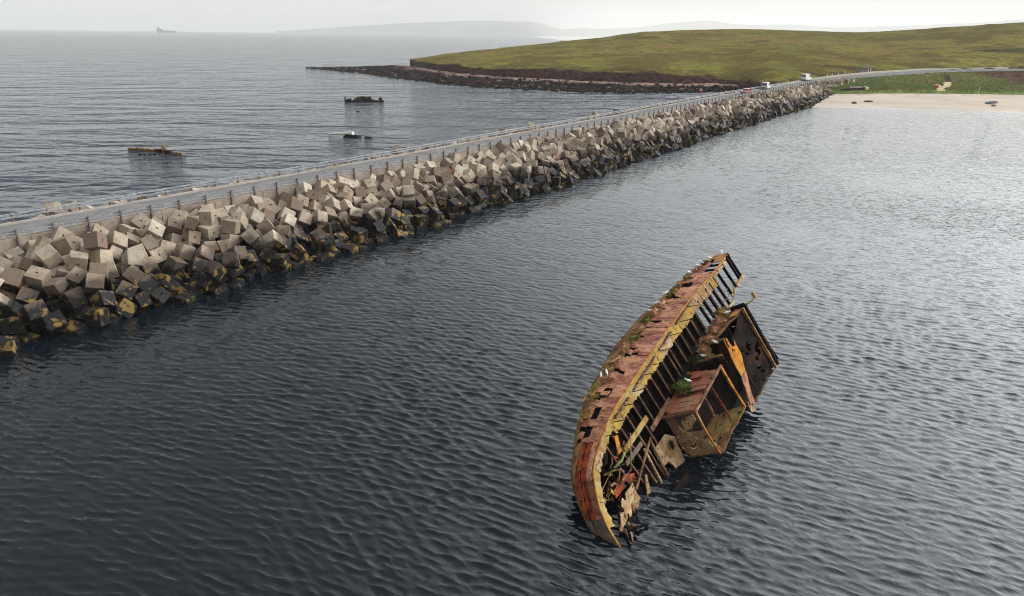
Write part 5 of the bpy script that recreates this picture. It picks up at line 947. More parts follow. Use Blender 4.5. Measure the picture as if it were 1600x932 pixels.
sheet('hanging_rust_plate', [(7.72, 3.8, BR - 0.03), (7.1, 3.8, BR - 0.03), (6.5, 5.2, BR - 0.08), (6.62, 5.5, BR - 0.08), (7.0, 5.35, BR - 0.08)], 0.05, RUST_PINK, wreck, 0.05, 58)
sheet('rust_bracket', [(6.45, 5.0, BR - 0.1), (6.9, 5.0, BR - 0.1), (6.75, 5.75, BR - 0.1), (6.35, 5.6, BR - 0.1)], 0.05, TAN, wreck, 0.08, 59)
MB().tube([L(11.3, 1.7, 1.6), L(11.8, 1.75, 2.0), L(12.0, 1.6, 2.1)], 0.05, 6).build('davit_stub', YELLOW, wreck, True)
MB().box(L(12.0, 1.55, 2.12), (0.16, 0.36, 0.16)).build('davit_head', YELLOW, wreck)
# transverse bulkheads and lower structure abaft, near-black to stand for the hull's inner shade
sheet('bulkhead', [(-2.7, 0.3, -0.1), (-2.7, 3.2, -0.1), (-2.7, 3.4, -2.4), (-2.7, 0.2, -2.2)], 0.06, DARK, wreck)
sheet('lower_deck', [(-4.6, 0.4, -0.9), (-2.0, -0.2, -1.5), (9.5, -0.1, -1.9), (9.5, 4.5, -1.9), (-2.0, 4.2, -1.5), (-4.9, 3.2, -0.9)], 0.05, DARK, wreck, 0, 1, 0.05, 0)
sheet('lower_plate', [(-2.6, 2.2, -0.12), (-0.7, 2.6, -0.12), (-0.9, 4.1, -0.12), (-3.0, 3.6, -0.12)], 0.05, DARK, wreck, 0.05, 60)
for s0, d0, s1, d1, mat in ((-0.75, 1.75, -1.15, 4.0, TAN), (-0.05, 1.8, -0.5, 3.9, BEAM), (-0.45, 3.85, -0.1, 3.95, TAN)):
    MB().bar(L(s0, d0, 0.06), L(s1, d1, 0.06), 0.10, 0.10).build('hatch_bar', mat, wreck)
# stern well: tangle of collapsed gear
sheet('stern_plate_scrap', [(-2.75, 2.05, 0.15), (-2.85, 2.9, 0.05), (-3.6, 3.0, 0.1), (-4.4, 2.7, 0.35), (-4.85, 2.2, 0.5), (-4.2, 1.85, 0.4), (-3.4, 1.9, 0.3)], 0.04, TAN, wreck, 0.10, 61, 0.10, 0.22)
sheet('stern_plate_scrap', [(-4.5, 2.2, 0.40), (-4.4, 3.1, 0.30), (-5.2, 3.2, 0.50), (-5.5, 2.3, 0.62)], 0.04, TAN, wreck, 0.12, 62, 0.10, 0.22)
sheet('stern_plate_scrap', [(-1.75, 2.5, 0.1), (-1.6, 2.6, 0.1), (-2.3, 3.5, 0.05), (-2.55, 3.4, 0.05)], 0.04, TAN, wreck, 0.12, 63, 0.10, 0.2)
sheet('orange_scrap', [(-2.05, -0.1, 0.2), (-1.85, 0.0, 0.22), (-2.2, 0.65, 0.2), (-2.5, 0.62, 0.2)], 0.04, ORANGE, wreck, 0.05, 64)
MB().tube([L(-3.6, 0.75, 0.1), L(-2.5, 0.95, 0.15), L(-2.0, 0.9, 0.1)], 0.06, 6).build('mossy_spar', plain('moss_green', lin(120, 126, 62), 0.9), wreck, True)
MB().tube([L(-4.9, 2.5, 0.7), L(-5.3, 2.9, 1.0), L(-5.75, 3.2, 1.45)], 0.05, 6).build('loose_spar', YELLOW, wreck, True)
MB().tube([L(-2.4, 1.6, 0.2), L(-1.2, 0.45, 0.35)], 0.03, 5).build('loose_spar', TAN, wreck, True)
sheet('red_beam_scrap', [(-3.9, 1.45, 0.1), (-2.8, 1.5, 0.1), (-2.2, 1.95, 0.1), (-2.4, 2.1, 0.1), (-3.4, 1.85, 0.1), (-4.1, 1.75, 0.1)], 0.06, RUST_RED, wreck, 0.08, 65)
for i in range(70):                                                 # twisted frames, pipe and plate in the stern
    s = rw.uniform(-4.4, -1.4); dmin = 0.25 + max(0, -s - 3.2) * 0.7; d = rw.uniform(dmin, 2.6); a = Vector((s, -d, rw.uniform(-0.5, 0.12) + 0.45 * max(0, -s - 3.6))); v = Vector((rw.gauss(0, 0.5), rw.gauss(0, 0.35), rw.gauss(0, 0.12)))
    mat = rw.choice([DARK, DARK, DARK, BEAM, BEAM, RUST_RED, RUST_BROWN, YELLOW])
    if i % 3: MB().tube(resample([a, a + v * 0.5 + Vector((0, 0, rw.gauss(0, 0.08))), a + v], 5), rw.uniform(0.02, 0.06), 5).build('tangled_pipe', mat, wreck, True)
    else: MB().bar(a, a + v * 0.8, rw.uniform(0.08, 0.22), 0.04, (0.2, 0.3, 1)).build('twisted_plate', mat, wreck)
for i in range(34):                                                 # weed-hung wreckage at the water's edge
    s = rw.uniform(-5.7, -2.6); d = 2.5 + (s + 5) * 0.3 + rw.uniform(-0.3, 0.7); a = Vector((s, -d, rw.uniform(-0.1, 0.35) + 0.45 * max(0, -s - 3.6))); v = Vector((rw.gauss(0, 0.35), -abs(rw.gauss(0.3, 0.3)), rw.gauss(0, 0.15)))
    MB().tube(resample([a, a + v * 0.5, a + v], 4), rw.uniform(0.03, 0.09), 5).build('weedy_scrap', rw.choice([DARK, DARK, BEAM]), wreck, True)

for i, (pts_, mt) in enumerate((([(-4.9, 1.9, 0.55), (-4.55, 2.8, 0.55), (-5.15, 3.1, 0.85), (-5.65, 2.2, 0.85)], TAN), ([(-5.5, 2.3, 0.95), (-5.1, 2.7, 0.9), (-5.6, 3.2, 1.25), (-5.9, 2.7, 1.2)], WEED_PLATE), ([(-4.4, 2.6, 0.5), (-3.9, 2.9, 0.4), (-4.6, 3.4, 0.75), (-5.0, 3.2, 0.85)], DARK), ([(-3.6, 2.5, 0.25), (-3.0, 2.9, 0.2), (-3.7, 3.3, 0.4), (-4.2, 3.0, 0.45)], RUST_BROWN))):
    sheet('broken_plate', pts_, 0.04, mt, wreck, 0.14, 80 + i, 0.14, 0.2)
# ================================================================ plants and seabirds on the wreck
def m_tuft(name, a, b):
    t = NT(name); rnd = t.island(); n = t.noise(t.pos(), 3.0, 3, 0.6)
    return t.done(t.mix(t.math('FRACT', t.math('ADD', rnd, n)), a, b), 0.9, spec=0.1)
TUFT = {'straw': m_tuft('dead_thrift', lin(150, 112, 82), lin(186, 146, 112)), 'ochre': m_tuft('dry_grass', lin(116, 92, 50), lin(158, 128, 76)),
        'green': m_tuft('grass_green', lin(84, 88, 44), lin(132, 124, 66)), 'bright': m_tuft('fresh_green', lin(62, 80, 36), lin(112, 122, 56)), 'dark': m_tuft('dark_green', lin(36, 44, 26), lin(66, 70, 40))}
def tuft_mesh(name, mat, rx, ry, h, nblade, seed):
    r_ = random.Random(seed); V = []; F = []
    lumps = [(Vector((r_.uniform(-0.7, 0.7) * rx, r_.uniform(-0.7, 0.7) * ry, 0)), r_.uniform(0.35, 0.7)) for _ in range(7)] + [(Vector((0, 0, 0)), 0.85)]
    for i in range(nblade):
        c, k = r_.choice(lumps); a = r_.uniform(0, 6.283); e = r_.uniform(0, 1) ** 0.7 * 1.45
        d = Vector((math.cos(a) * math.sin(e), math.sin(a) * math.sin(e), math.cos(e)))
        root = c + Vector((d.x * rx * k * 0.55, d.y * ry * k * 0.55, d.z * h * k * 0.5)); tip = c + Vector((d.x * rx * k, d.y * ry * k, d.z * h * k)) * r_.uniform(0.85, 1.25)
        w = d.cross(Vector((r_.gauss(0, 1), r_.gauss(0, 1), r_.gauss(0, 1)))).normalized() * r_.uniform(0.02, 0.045); n = len(V)
        midp = root.lerp(tip, 0.55) + w * 0.6; V += [root - w * 0.7, root + w * 0.7, midp + w, midp - w * 0.4, tip]; F += [(n, n + 1, n + 2, n + 3), (n + 3, n + 2, n + 4)]
    # the cushion itself
    n = len(V); seg, rg = 12, 4
    for j in range(rg + 1):
        for i in range(seg):
            e = j / rg * 1.5; a = i / seg * 6.283; g = 0.62 + 0.16 * mn.noise(Vector((math.cos(a) * 1.7 + seed, math.sin(a) * 1.7, e)))
            V.append(Vector((math.cos(a) * math.cos(e) * rx * g, math.sin(a) * math.cos(e) * ry * g, math.sin(e) * h * g - 0.02)))
    F += [(n + j * seg + i, n + j * seg + (i + 1) % seg, n + (j + 1) * seg + (i + 1) % seg, n + (j + 1) * seg + i) for j in range(rg) for i in range(seg)]
    return obj(name, V, F, mat)
def u_of(s): return next(CUM[i] for i in range(len(OUT)) if OUT[i].x <= s)
def on_hull(s, q, lift=0.05): return WM @ hull(u_of(s), q, lift)
ledge = [(14.7, 1.15, 'ochre', 0.5, 0.22), (13.7, 1.3, 'straw', 0.6, 0.2), (12.6, 1.45, 'ochre', 0.55, 0.22), (11.5, 1.5, 'straw', 0.5, 0.2), (10.6, 1.55, 'ochre', 0.55, 0.16), (9.9, 1.55, 'green', 0.4, 0.26), (8.9, 1.6, 'straw', 0.66, 0.26), (7.9, 1.6, 'straw', 0.66, 0.26), (6.95, 1.65, 'green', 0.5, 0.24), (6.1, 1.65, 'straw', 0.6, 0.24), (5.2, 1.65, 'green', 0.55, 0.28), (4.2, 1.7, 'straw', 0.62, 0.22), (3.1, 1.7, 'straw', 0.6, 0.2), (2.2, 1.7, 'ochre', 0.6, 0.16), (1.3, 1.5, 'straw', 0.5, 0.28), (0.1, 1.6, 'ochre', 0.6, 0.16), (-1.2, 1.35, 'ochre', 0.6, 0.2)]
names = {'straw': 'pinkish straw-coloured thrift cushion', 'ochre': 'dry ochre grass tuft', 'green': 'green grass tuft', 'bright': 'bright green bush', 'dark': 'dark green plant mat'}
for i, (s, q, kd, r_, h) in enumerate(ledge):
    o = tuft_mesh('grass_tuft' if kd != 'straw' else 'thrift_cushion', TUFT[kd], r_ * 1.25, r_ * 0.5, h * 1.2, 520, 100 + i)
    o.location = on_hull(s, q - (0.22 if s < 11 else 0.05)); o.rotation_euler = (0, 0, math.atan2(WA.y, WA.x))
    tag(o, f'{names[kd]} on the hull ledge, {ordinal(i + 1)} down from the broken fore end', 'plant', 'plants growing on the wreck')
deckp = [(10.6, 1.35, 0.55, 'ochre', 0.75, 0.6, 'under the fore beams'), (9.7, 1.35, 0.70, 'straw', 0.7, 0.5, 'beside the torn fore deckhouse'), (8.9, 1.35, 0.6, 'straw', 0.6, 0.45, 'in the middle of the deck clump'), (8.0, 1.40, 0.55, 'straw', 0.62, 0.42, 'above the orange plate'), (7.1, 1.45, 0.45, 'straw', 0.55, 0.4, 'at the lower end of the deck clump'), (6.2, 1.45, 0.5, 'dark', 0.6, 0.35, 'between the two deckhouses'), (6.3, 1.5, 1.15, 'ochre', 0.4, 0.25, 'against the dark bulkhead'), (3.75, 1.45, 0.55, 'bright', 0.75, 0.42, 'on the red deckhouse roof'), (4.6, 1.5, 0.35, 'dark', 0.45, 0.3, 'behind the bright green bush')]
for i, (s, d, n_, kd, r_, h, wh) in enumerate(deckp):
    o = tuft_mesh('grass_tuft' if kd != 'straw' else 'thrift_cushion', TUFT[kd], r_, r_ * 0.75, h, 600, 200 + i)
    o.location = WM @ L(s, d + 0.15, n_); o.rotation_euler = (0, 0, math.atan2(WA.y, WA.x))
    tag(o, f'{names[kd]} growing on the wreck {wh}', 'plant', 'plants growing on the wreck')
def bird_mesh():
    prof = [(-0.26, 0.012, 0.05), (-0.18, 0.035, 0.06), (-0.08, 0.085, 0.08), (0.03, 0.105, 0.09), (0.12, 0.085, 0.11), (0.17, 0.055, 0.15), (0.205, 0.058, 0.19), (0.245, 0.05, 0.20), (0.28, 0.018, 0.19), (0.33, 0.006, 0.175)]
    V = []; F = []; n = 8
    for x, r_, z in prof:
        for j in range(n): a = j / n * 6.283; V.append((x, math.cos(a) * r_ * 0.85, z + 0.02 + math.sin(a) * r_))
    for i in range(len(prof) - 1):
        for j in range(n): F.append((i * n + j, i * n + (j + 1) % n, (i + 1) * n + (j + 1) % n, (i + 1) * n + j))
    F += [tuple(range(n)), tuple(reversed(range((len(prof) - 1) * n, len(prof) * n)))]
    m = bpy.data.meshes.new('seabird'); m.from_pydata(V, [], F); m.polygons.foreach_set('use_smooth', [True] * len(m.polygons)); m.materials.append(plain('white_feathers', lin(232, 230, 226), 0.8, 0.05)); return m
bmz = bird_mesh(); br = random.Random(3)
spots = [(15.6, 0.25, 'h', 'at the tip of the fore end'), (14.9, 0.8, 'h', 'beside the dark gap of the fore plating'), (14.4, 1.1, 'h', 'on the ochre grass nearest the fore end'), (14.1, 1.25, 'h', 'just below the fore-end grass'), (12.9, 1.35, 'h', 'on the pinkish cushion near the fore end'), (9.9, 1.5, 'h', 'beside the small green tuft on the ledge'), (8.6, 1.55, 'h', 'on the long straw cushion of the ledge'), (7.8, 1.6, 'h', 'at the lower end of the straw cushion'), (1.65, 1.3, 'h', 'on the last straw cushion towards the stern'), (1.35, 1.5, 'h', 'outermost by the last straw cushion'),
         (9.9, 1.3, 1.15, 'on the clump by the torn deckhouse'), (7.5, 1.7, 1.05, 'on the dark bulkhead head'), (6.0, 1.5, 0.9, 'between the two deckhouses'), (3.6, 1.4, 1.05, 'beside the bright green bush')]
for s, a, k, wh in spots:
    o = bpy.data.objects.new('seabird', bmz); link(o)
    o.location = on_hull(s, a, 0.20) if k == 'h' else WM @ L(s, a, k) + Vector((0, 0, 0.12)); o.scale = (0.75,) * 3
    o.rotation_euler = (0, 0, br.uniform(0, 6.28)); tag(o, f'white seabird resting {wh}', 'bird', 'white seabirds on the wreck')

# ================================================================ other wreckage in the open sea
w1 = empty('sunken_wreck', (-45.9, 226.2, 0), (0, 0, 0.13)); tag(w1, 'long dark rusted wreck section lying low in the open sea, farthest off', 'shipwreck')
def wp(root, name, mat, fn): mb = MB(); fn(mb); o = mb.build(name, mat, root); return o
wp(w1, 'hull_side', DARK, lambda m: m.prism([(-5.9, 0, -0.5), (5.9, 0, -0.5), (5.9, 0, 0.55), (4.6, 0, 0.45), (2.2, 0, 0.8), (-1.0, 0, 0.75), (-3.5, 0, 0.55), (-5.0, 0, 0.5), (-5.9, 0, 0.9)], (0, 0.5, 0)))
wp(w1, 'deck', DARK, lambda m: m.prism([(-3.2, 0.2, 0.6), (2.3, 0.2, 0.75), (2.1, 2.2, 0.9), (-2.8, 2.2, 0.9)], (0, 0, 0.15)))
wp(w1, 'deckhouse', DARK, lambda m: m.prism([(-2.4, 1.2, 0.3), (1.9, 1.2, 0.3), (1.8, 1.2, 1.5), (0.4, 1.2, 1.35), (-0.6, 1.2, 1.55), (-2.2, 1.2, 1.4)], (0, 1.4, 0)))
for i in range(9):
    fx = -4.2 + i * 1.05 + random.uniform(-0.3, 0.3); fh = random.uniform(0.4, 1.0)
    wp(w1, 'bent_frame', random.choice([DARK, DARK, RUST_BROWN]), lambda m: m.tube([(fx, 0.2, 0.3), (fx + random.uniform(-0.2, 0.2), 0.35, 0.7 + fh * 0.5), (fx + random.uniform(-0.4, 0.4), 0.6, 0.7 + fh)], 0.09, 5, 0.05))
wp(w1, 'stern_post', DARK, lambda m: m.box((-5.75, 0.3, 0.9), (0.35, 0.3, 1.5), rot3(0, 0.1, 0)))
wp(w1, 'deck_gear', DARK, lambda m: m.box((-4.6, 0.5, 0.75), (1.4, 0.6, 0.5), rot3(0, -0.08, 0)).box((4.9, 0.4, 0.9), (0.9, 0.6, 0.8), rot3(0, 0.3, 0)).box((0.2, 0.1, 0.9), (1.0, 0.3, 0.35)))
w2 = empty('sunken_wreck', (-33.6, 148.2, 0), (0, 0, -0.35)); tag(w2, 'broken wreck spar streaked white, awash between two other wrecks', 'shipwreck')
white = plain('guano_white', lin(216, 214, 206), 0.9, 0.15, 2.0)
wp(w2, 'spar', white, lambda m: m.tube([(-5.2, 0.5, 0.2), (-3.4, 0.45, 0.42), (-1.6, 0.4, 0.5), (0.9, 0.2, 0.7)], 0.16, 8, 0.46))
wp(w2, 'hull_lump', DARK, lambda m: m.prism([(-1.6, -0.3, -0.3), (2.6, -0.3, -0.3), (2.3, -0.3, 0.2), (1.0, -0.3, 0.45), (-0.6, -0.3, 0.5)], (0, 1.2, 0)))
wp(w2, 'loose_plate', WEED_PLATE, lambda m: m.box((4.2, 0.6, 0.1), (1.6, 0.7, 0.5), rot3(0.1, 0.05, 0)))
w3 = empty('sunken_wreck', (-61.6, 125.3, 0), (0, 0, -0.32)); tag(w3, 'low broken wreck beam with a rusty stump, nearest wreck beyond the road', 'shipwreck')
wp(w3, 'long_beam', RUST_BROWN, lambda m: m.prism([(-6.9, 0, -0.3), (-0.8, 0.5, -0.3), (-0.8, 0.5, 0.28), (-2.4, 0.36, 0.42), (-3.3, 0.3, 0.3), (-5.0, 0.15, 0.5), (-5.6, 0.1, 0.36), (-6.9, 0, 0.42)], (0.1, 0.7, 0.0)))
wp(w3, 'cross_beam', DARK, lambda m: m.bar((-1.2, 0.7, 0.2), (3.6, -0.4, 0.25), 0.6, 0.5))
wp(w3, 'stump', RUST_BROWN, lambda m: m.tube([(1.2, 0.1, -0.2), (1.15, 0.1, 0.7), (0.95, 0.1, 1.35)], 0.42, 8, 0.22))
wp(w3, 'concrete_lump', WEED_PLATE, lambda m: m.prism([(3.4, -1.2, -0.3), (5.7, -0.9, -0.3), (5.6, -0.9, 0.42), (3.6, -1.2, 0.5)], (0, 0.9, 0)))
for i in range(5):
    fx = -5.5 + i * 1.3
    wp(w3, 'broken_rib', random.choice([DARK, BEAM]), lambda m: m.tube([(fx, 0.5, 0.2), (fx + random.uniform(-0.3, 0.3), 0.6, 0.6), (fx + random.uniform(-0.5, 0.5), 0.7, random.uniform(0.6, 0.95))], 0.07, 5, 0.04))
d1 = empty('floating_debris', (-61.6, 122.6, 0)); tag(d1, 'thin row of dark stakes just awash beside the nearest sea wreck', 'debris')
for i in range(5): wp(d1, 'stake', DARK, lambda m, i=i: m.box((-2.0 + i * 0.8, 0.1 * i, 0.05), (0.45, 0.2, 0.35), rot3(0, 0.2 * (i % 3), 0.3 * i)))
d2 = MB().prism([(-42.6, 197.4, -0.2), (-41.6, 197.4, -0.2), (-41.7, 197.4, 0.1), (-42.0, 197.4, 0.3), (-42.4, 197.4, 0.1)], (0, 0.6, 0)).build('awash_rock', DARK); tag(d2, 'small dark hump just awash below the farthest sea wreck', 'rock')

# ship on the horizon
sh = empty('cargo_ship', (-2823.0, 6180.0, 0), (0, 0, 0.02)); tag(sh, 'faint grey cargo ship hull down on the hazy horizon', 'ship')
m_shipg = plain('ship_grey', lin(50, 54, 60), 0.7, 0.1, 0.02); m_shipw = plain('ship_house', lin(62, 62, 66), 0.7, 0.1, 0.02)
wp(sh, 'hull', m_shipg, lambda m: m.prism([(-52, -8, -3), (44, -8, -3), (52, -8, 10), (47, -8, 10.4), (20, -8, 10), (-22, -8, 12), (-52, -8, 14)], (0, 16, 0)))
wp(sh, 'superstructure', m_shipw, lambda m: m.prism([(-47, -7, 13), (-20, -7, 12), (-21, -7, 19), (-28, -7, 19.5), (-33, -7, 22), (-40, -7, 22.5), (-41, -7, 26), (-46, -7, 26)], (0, 14, 0)))
wp(sh, 'funnel', m_shipg, lambda m: m.prism([(-47, -2, 24), (-42.5, -2, 24), (-43, -2, 30), (-46, -2, 30)], (0, 4, 0)))
sh.scale = (1.5, 1.5, 1.4)
wp(sh, 'crane', m_shipg, lambda m: m.box((10, 0, 13), (1.2, 1.2, 6)).box((35, 0, 12.5), (1.0, 1.0, 5)))

# ================================================================ vehicles and roadside things
TYRE = plain('tyre_rubber', (0.02, 0.02, 0.02, 1), 0.9, 0.2); GLS = glass(); RED_L = plain('tail_lamp_red', lin(150, 24, 22), 0.3, 0.1); LAMP = plain('head_lamp', lin(220, 220, 215), 0.2, 0.05)
RIM = plain('wheel_rim', lin(140, 142, 145), 0.4, 0.1); PLATE = plain('number_plate_yellow', lin(214, 190, 70), 0.5, 0.05); BUMP = plain('bumper_plastic', lin(44, 46, 48), 0.7, 0.1)
def vehicle(name, label, loc, heading, prof, glassp, wd, paint, wheels, wr, rear_glass, front_glass):
    e = empty(name, loc, (0, 0, heading)); tag(e, label, 'van' if 'van' in name else 'car', 'vehicles on the causeway road')
    b = MB(); n = len(prof); rings = [(-wd / 2, 0.0), (-wd / 2 + 0.06, 0.05), (wd / 2 - 0.06, 0.05), (wd / 2, 0.0)]
    cx = sum(p[0] for p in prof) / n; cz = sum(p[1] for p in prof) / n; V = []
    for y, g in ((-wd / 2, 0.0), (-wd / 2 + 0.09, 1.0), (wd / 2 - 0.09, 1.0), (wd / 2, 0.0)):
        for x, z in prof:
            k = 1.0 if g else 0.965; tz = max(0, (z - 0.95)) * 0.13; yy = y - math.copysign(tz, y); V.append((cx + (x - cx) * k, yy, cz + (z - cz) * k))
    F = [tuple(range(n))] + [tuple(reversed(range(3 * n, 4 * n)))] + [(j * n + i, (j + 1) * n + i, (j + 1) * n + (i + 1) % n, j * n + (i + 1) % n) for j in range(3) for i in range(n)]
    b.add(V, F); body = b.build('body', paint, e)
    for sgn in (-1, 1):
        for gp in glassp:
            P = [(x, sgn * (wd / 2 - max(0, z - 0.95) * 0.13 + 0.012), z) for x, z in gp]; MB().prism(P, (0, -sgn * 0.01, 0)).build('side_window', GLS, e)
        for x in wheels:
            w = MB().tube([(x, sgn * (wd / 2 - 0.20), wr), (x, sgn * (wd / 2 + 0.01), wr)], wr, 14).build('wheel', TYRE, e); MB().tube([(x, sgn * (wd / 2 + 0.0), wr), (x, sgn * (wd / 2 + 0.02), wr)], wr * 0.6, 10).build('rim', RIM, w)
        xr = min(p[0] for p in prof); xf = max(p[0] for p in prof)
        MB().box((xr + 0.02, sgn * (wd / 2 - 0.13), 0.95), (0.08, 0.14, 0.34)).build('tail_light', RED_L, e); MB().box((xf - 0.08, sgn * (wd / 2 - 0.22), 0.72), (0.12, 0.30, 0.16)).build('headlight', LAMP, e)
    for gp, nm in ((rear_glass, 'rear_window'), (front_glass, 'windscreen')):
        (x0, z0), (x1, z1) = gp; o = 0.03 if nm == 'windscreen' else -0.03; k = wd / 2 - 0.16
        MB().prism([(x0 + o, -k, z0), (x0 + o, k, z0), (x1 + o, k - 0.06, z1), (x1 + o, -k + 0.06, z1)], (0.01, 0, 0)).build(nm, GLS, e)
    MB().box((min(p[0] for p in prof) - 0.02, 0, 0.48), (0.12, wd * 0.94, 0.2)).build('rear_bumper', BUMP, e); MB().box((max(p[0] for p in prof) - 0.02, 0, 0.42), (0.12, wd * 0.94, 0.22)).build('front_bumper', BUMP, e)
    MB().box((min(p[0] for p in prof) - 0.035, 0, 0.72), (0.02, 0.5, 0.11)).build('number_plate', PLATE, e)
    return e
hb = math.atan2(BD.y, BD.x)
WHITE = plain('white_van_paint', lin(226, 226, 222), 0.35, 0.04); SILV = plain('silver_grey_paint', lin(218, 217, 212), 0.4, 0.05); REDP = plain('red_car_paint', lin(188, 98, 92), 0.3, 0.06)
rz = ROAD_Z + 0.005
vehicle('white_van', 'small white van with dark rear window driving away along the causeway', bar_pt(215, 3.15, rz), hb, [(-2.1, 0.3), (2.15, 0.3), (2.2, 0.75), (2.05, 0.95), (1.25, 1.15), (0.65, 1.95), (0.3, 2.08), (-1.9, 2.12), (-2.1, 2.0), (-2.15, 1.0)], [[(1.0, 1.2), (0.5, 1.8), (-0.1, 1.85), (-0.1, 1.2)]], 1.85, WHITE, (1.35, -1.3), 0.33, ((-2.15, 1.15), (-2.1, 1.85)), ((1.2, 1.2), (0.7, 1.88)))
vehicle('delivery_van', 'long pale grey panel van at the landward end of the causeway', Vector((107.5, 276.6, 5.14)), R(46), [(-2.7, 0.35), (2.75, 0.35), (2.8, 0.85), (2.6, 1.15), (1.9, 1.35), (1.25, 2.3), (0.8, 2.5), (-2.5, 2.55), (-2.7, 2.4), (-2.75, 1.0)], [[(1.65, 1.4), (1.15, 2.1), (0.5, 2.15), (0.5, 1.4)]], 2.05, SILV, (1.75, -1.6), 0.36, ((-2.75, 1.5), (-2.72, 2.2)), ((1.9, 1.4), (1.3, 2.25)))
vehicle('red_car', 'pale red hatchback coming along the causeway towards the camera', bar_pt(190, 1.3, rz), hb + math.pi, [(-2.0, 0.28), (2.0, 0.28), (2.08, 0.6), (1.9, 0.8), (0.95, 0.95), (0.25, 1.45), (-1.2, 1.5), (-1.85, 1.05), (-2.05, 0.8)], [[(0.75, 1.0), (0.2, 1.36), (-0.45, 1.4), (-0.45, 1.0)], [(-0.55, 1.0), (-0.55, 1.4), (-1.15, 1.4), (-1.6, 1.05)]], 1.72, REDP, (1.3, -1.3), 0.31, ((-1.85, 1.05), (-1.25, 1.45)), ((0.95, 0.98), (0.3, 1.42)))
SIGN_R = plain('sign_red', lin(196, 62, 60), 0.5, 0.08); SIGN_W = plain('sign_white', lin(226, 222, 214), 0.5, 0.05)
def tri_sign(loc, h, size, label):
    e = empty('road_sign', loc, (0, 0, hb + math.pi)); tag(e, label, 'road sign')
    MB().tube([(0, 0, -0.6), (0, 0, h)], 0.045, 8).build('post', M_POST, e)
    def tri(k, x, nm, mat): MB().prism([(x, -size * 0.58 * k, h - size * 0.5 * k), (x, size * 0.58 * k, h - size * 0.5 * k), (x, 0, h + size * 0.55 * k)], (0.02, 0, 0)).build(nm, mat, e)
    tri(1.0, 0.05, 'border', SIGN_R); tri(0.55, 0.073, 'face', SIGN_W)
    MB().box((0.06, 0, h - size * 0.85), (0.03, size * 0.9, 0.28)).build('plate', SIGN_R, e)
tri_sign(bar_pt(165, 5.25, 4.95), 2.3, 1.0, 'red triangular warning sign beyond the seaward guardrail, taller of two')
tri_sign(bar_pt(149, 5.25, 4.95), 1.4, 0.7, 'low red triangular sign at the seaward guardrail, shorter of two')
def ground_z(x, y, fallback):
    dg = bpy.context.evaluated_depsgraph_get(); hit = scene.ray_cast(dg, Vector((x, y, 90)), Vector((0, 0, -1))); return hit[1].z if hit[0] else fallback
bpy.context.view_layer.update()
MARK = plain('marker_white', lin(230, 230, 226), 0.6, 0.05)
for i, (x, y) in enumerate(((127.5, 306.5), (130.5, 308.5), (134.0, 311.5), (138.0, 314.5))):
    e = empty('marker_post', (x, y, ground_z(x, y, 6)), (0, 0, 0.6)); tag(e, f'short white marker post by the bend of the road, {ordinal(i + 1)} from the causeway', 'marker post', 'white marker posts at the bend')
    MB().box((0, 0, 0.35), (0.28, 0.14, 0.95)).build('post_body', MARK, e); MB().box((0, 0, 0.85), (0.30, 0.16, 0.08)).build('post_cap', BUMP, e)
x, y = 152.0, 327.0; e = empty('information_board', (x, y, ground_z(x, y, 7)), (0, 0, 0.5)); tag(e, 'pale grey-green information board standing on the grass above the road bend', 'sign board')
for dx in (-1.7, 1.7): MB().tube([(dx, 0, -0.4), (dx, 0, 1.2)], 0.07, 6).build('leg', M_POST, e)
MB().box((0, -0.05, 1.45), (4.4, 0.08, 1.1)).build('panel', plain('board_green', lin(112, 122, 98), 0.6, 0.1), e); MB().box((0, -0.10, 2.02), (4.5, 0.05, 0.08)).build('frame', M_POST, e)
x, y = 148.5, 321.5; zz = ground_z(x, y, 6.5); e = empty('stone_culvert', (x, y, zz), (0, 0, 0.55)); tag(e, 'low dark stone wall end beside the road bend', 'wall')
GREY_ST = m_conc('grey_stone', lin(98, 98, 100), lin(124, 122, 122))
for i in range(6): MB().box((-2.4 + i * 0.95, random.uniform(-0.05, 0.05), 0.35), (0.92, 0.6, 1.1 + random.uniform(-0.1, 0.1))).build('stone', GREY_ST, e)
for i in range(4): MB().box((-1.9 + i * 1.25, 0, 0.98), (1.22, 0.7, 0.14)).build('cope_stone', GREY_ST, e)
for i, (x, y) in enumerate(((152.0, 323.8), (153.4, 324.6))):
    o = MB().box((0, 0, 0.6), (0.28, 0.2, 1.3)).box((0, 0, 1.27), (0.32, 0.24, 0.08)).build('marker_post', MARK); o.location = (x, y, ground_z(x, y, 6.5)); tag(o, ('nearer' if i == 0 else 'farther') + ' white marker post at the end of the dark stone wall', 'marker post', 'white marker posts at the bend')
# wooden steps and sand path from the beach
WOOD = plain('weathered_wood', lin(74, 56, 44), 0.9, 0.3); st = empty('beach_steps', (176.5, 305.5, 4.0), (0, 0, 0)); tag(st, 'dark wooden steps climbing from dune grass to the road', 'steps')
for i in range(9):
    x = 176.7 + i * 0.72; y = 305.3 + i * 1.55; z = ground_z(x, y, 4.5)
    MB().box((x - 176.5, y - 305.5, z - 4.0 + 0.15), (1.9, 0.5, 0.28), rot3(0, 0, -0.2)).build('tread', WOOD, st)
for sx in (-1.0, 1.0):
    p0 = Vector((176.5 + sx, 305.0, ground_z(176.5 + sx, 305.0, 4.2) + 0.9)); p1 = Vector((183 + sx, 318.5, ground_z(183 + sx, 318.5, 6.5) + 0.9)); o0 = Vector((176.5, 305.5, 4.0))
    MB().bar(p0 - o0, p1 - o0, 0.1, 0.12).build('handrail', WOOD, st)
    for t in (0.02, 0.5, 0.98): q = p0.lerp(p1, t) - o0; MB().bar(q + Vector((0, 0, -1.3)), q + Vector((0, 0, 0.02)), 0.11, 0.11, (0, 1, 0)).build('newel', WOOD, st)
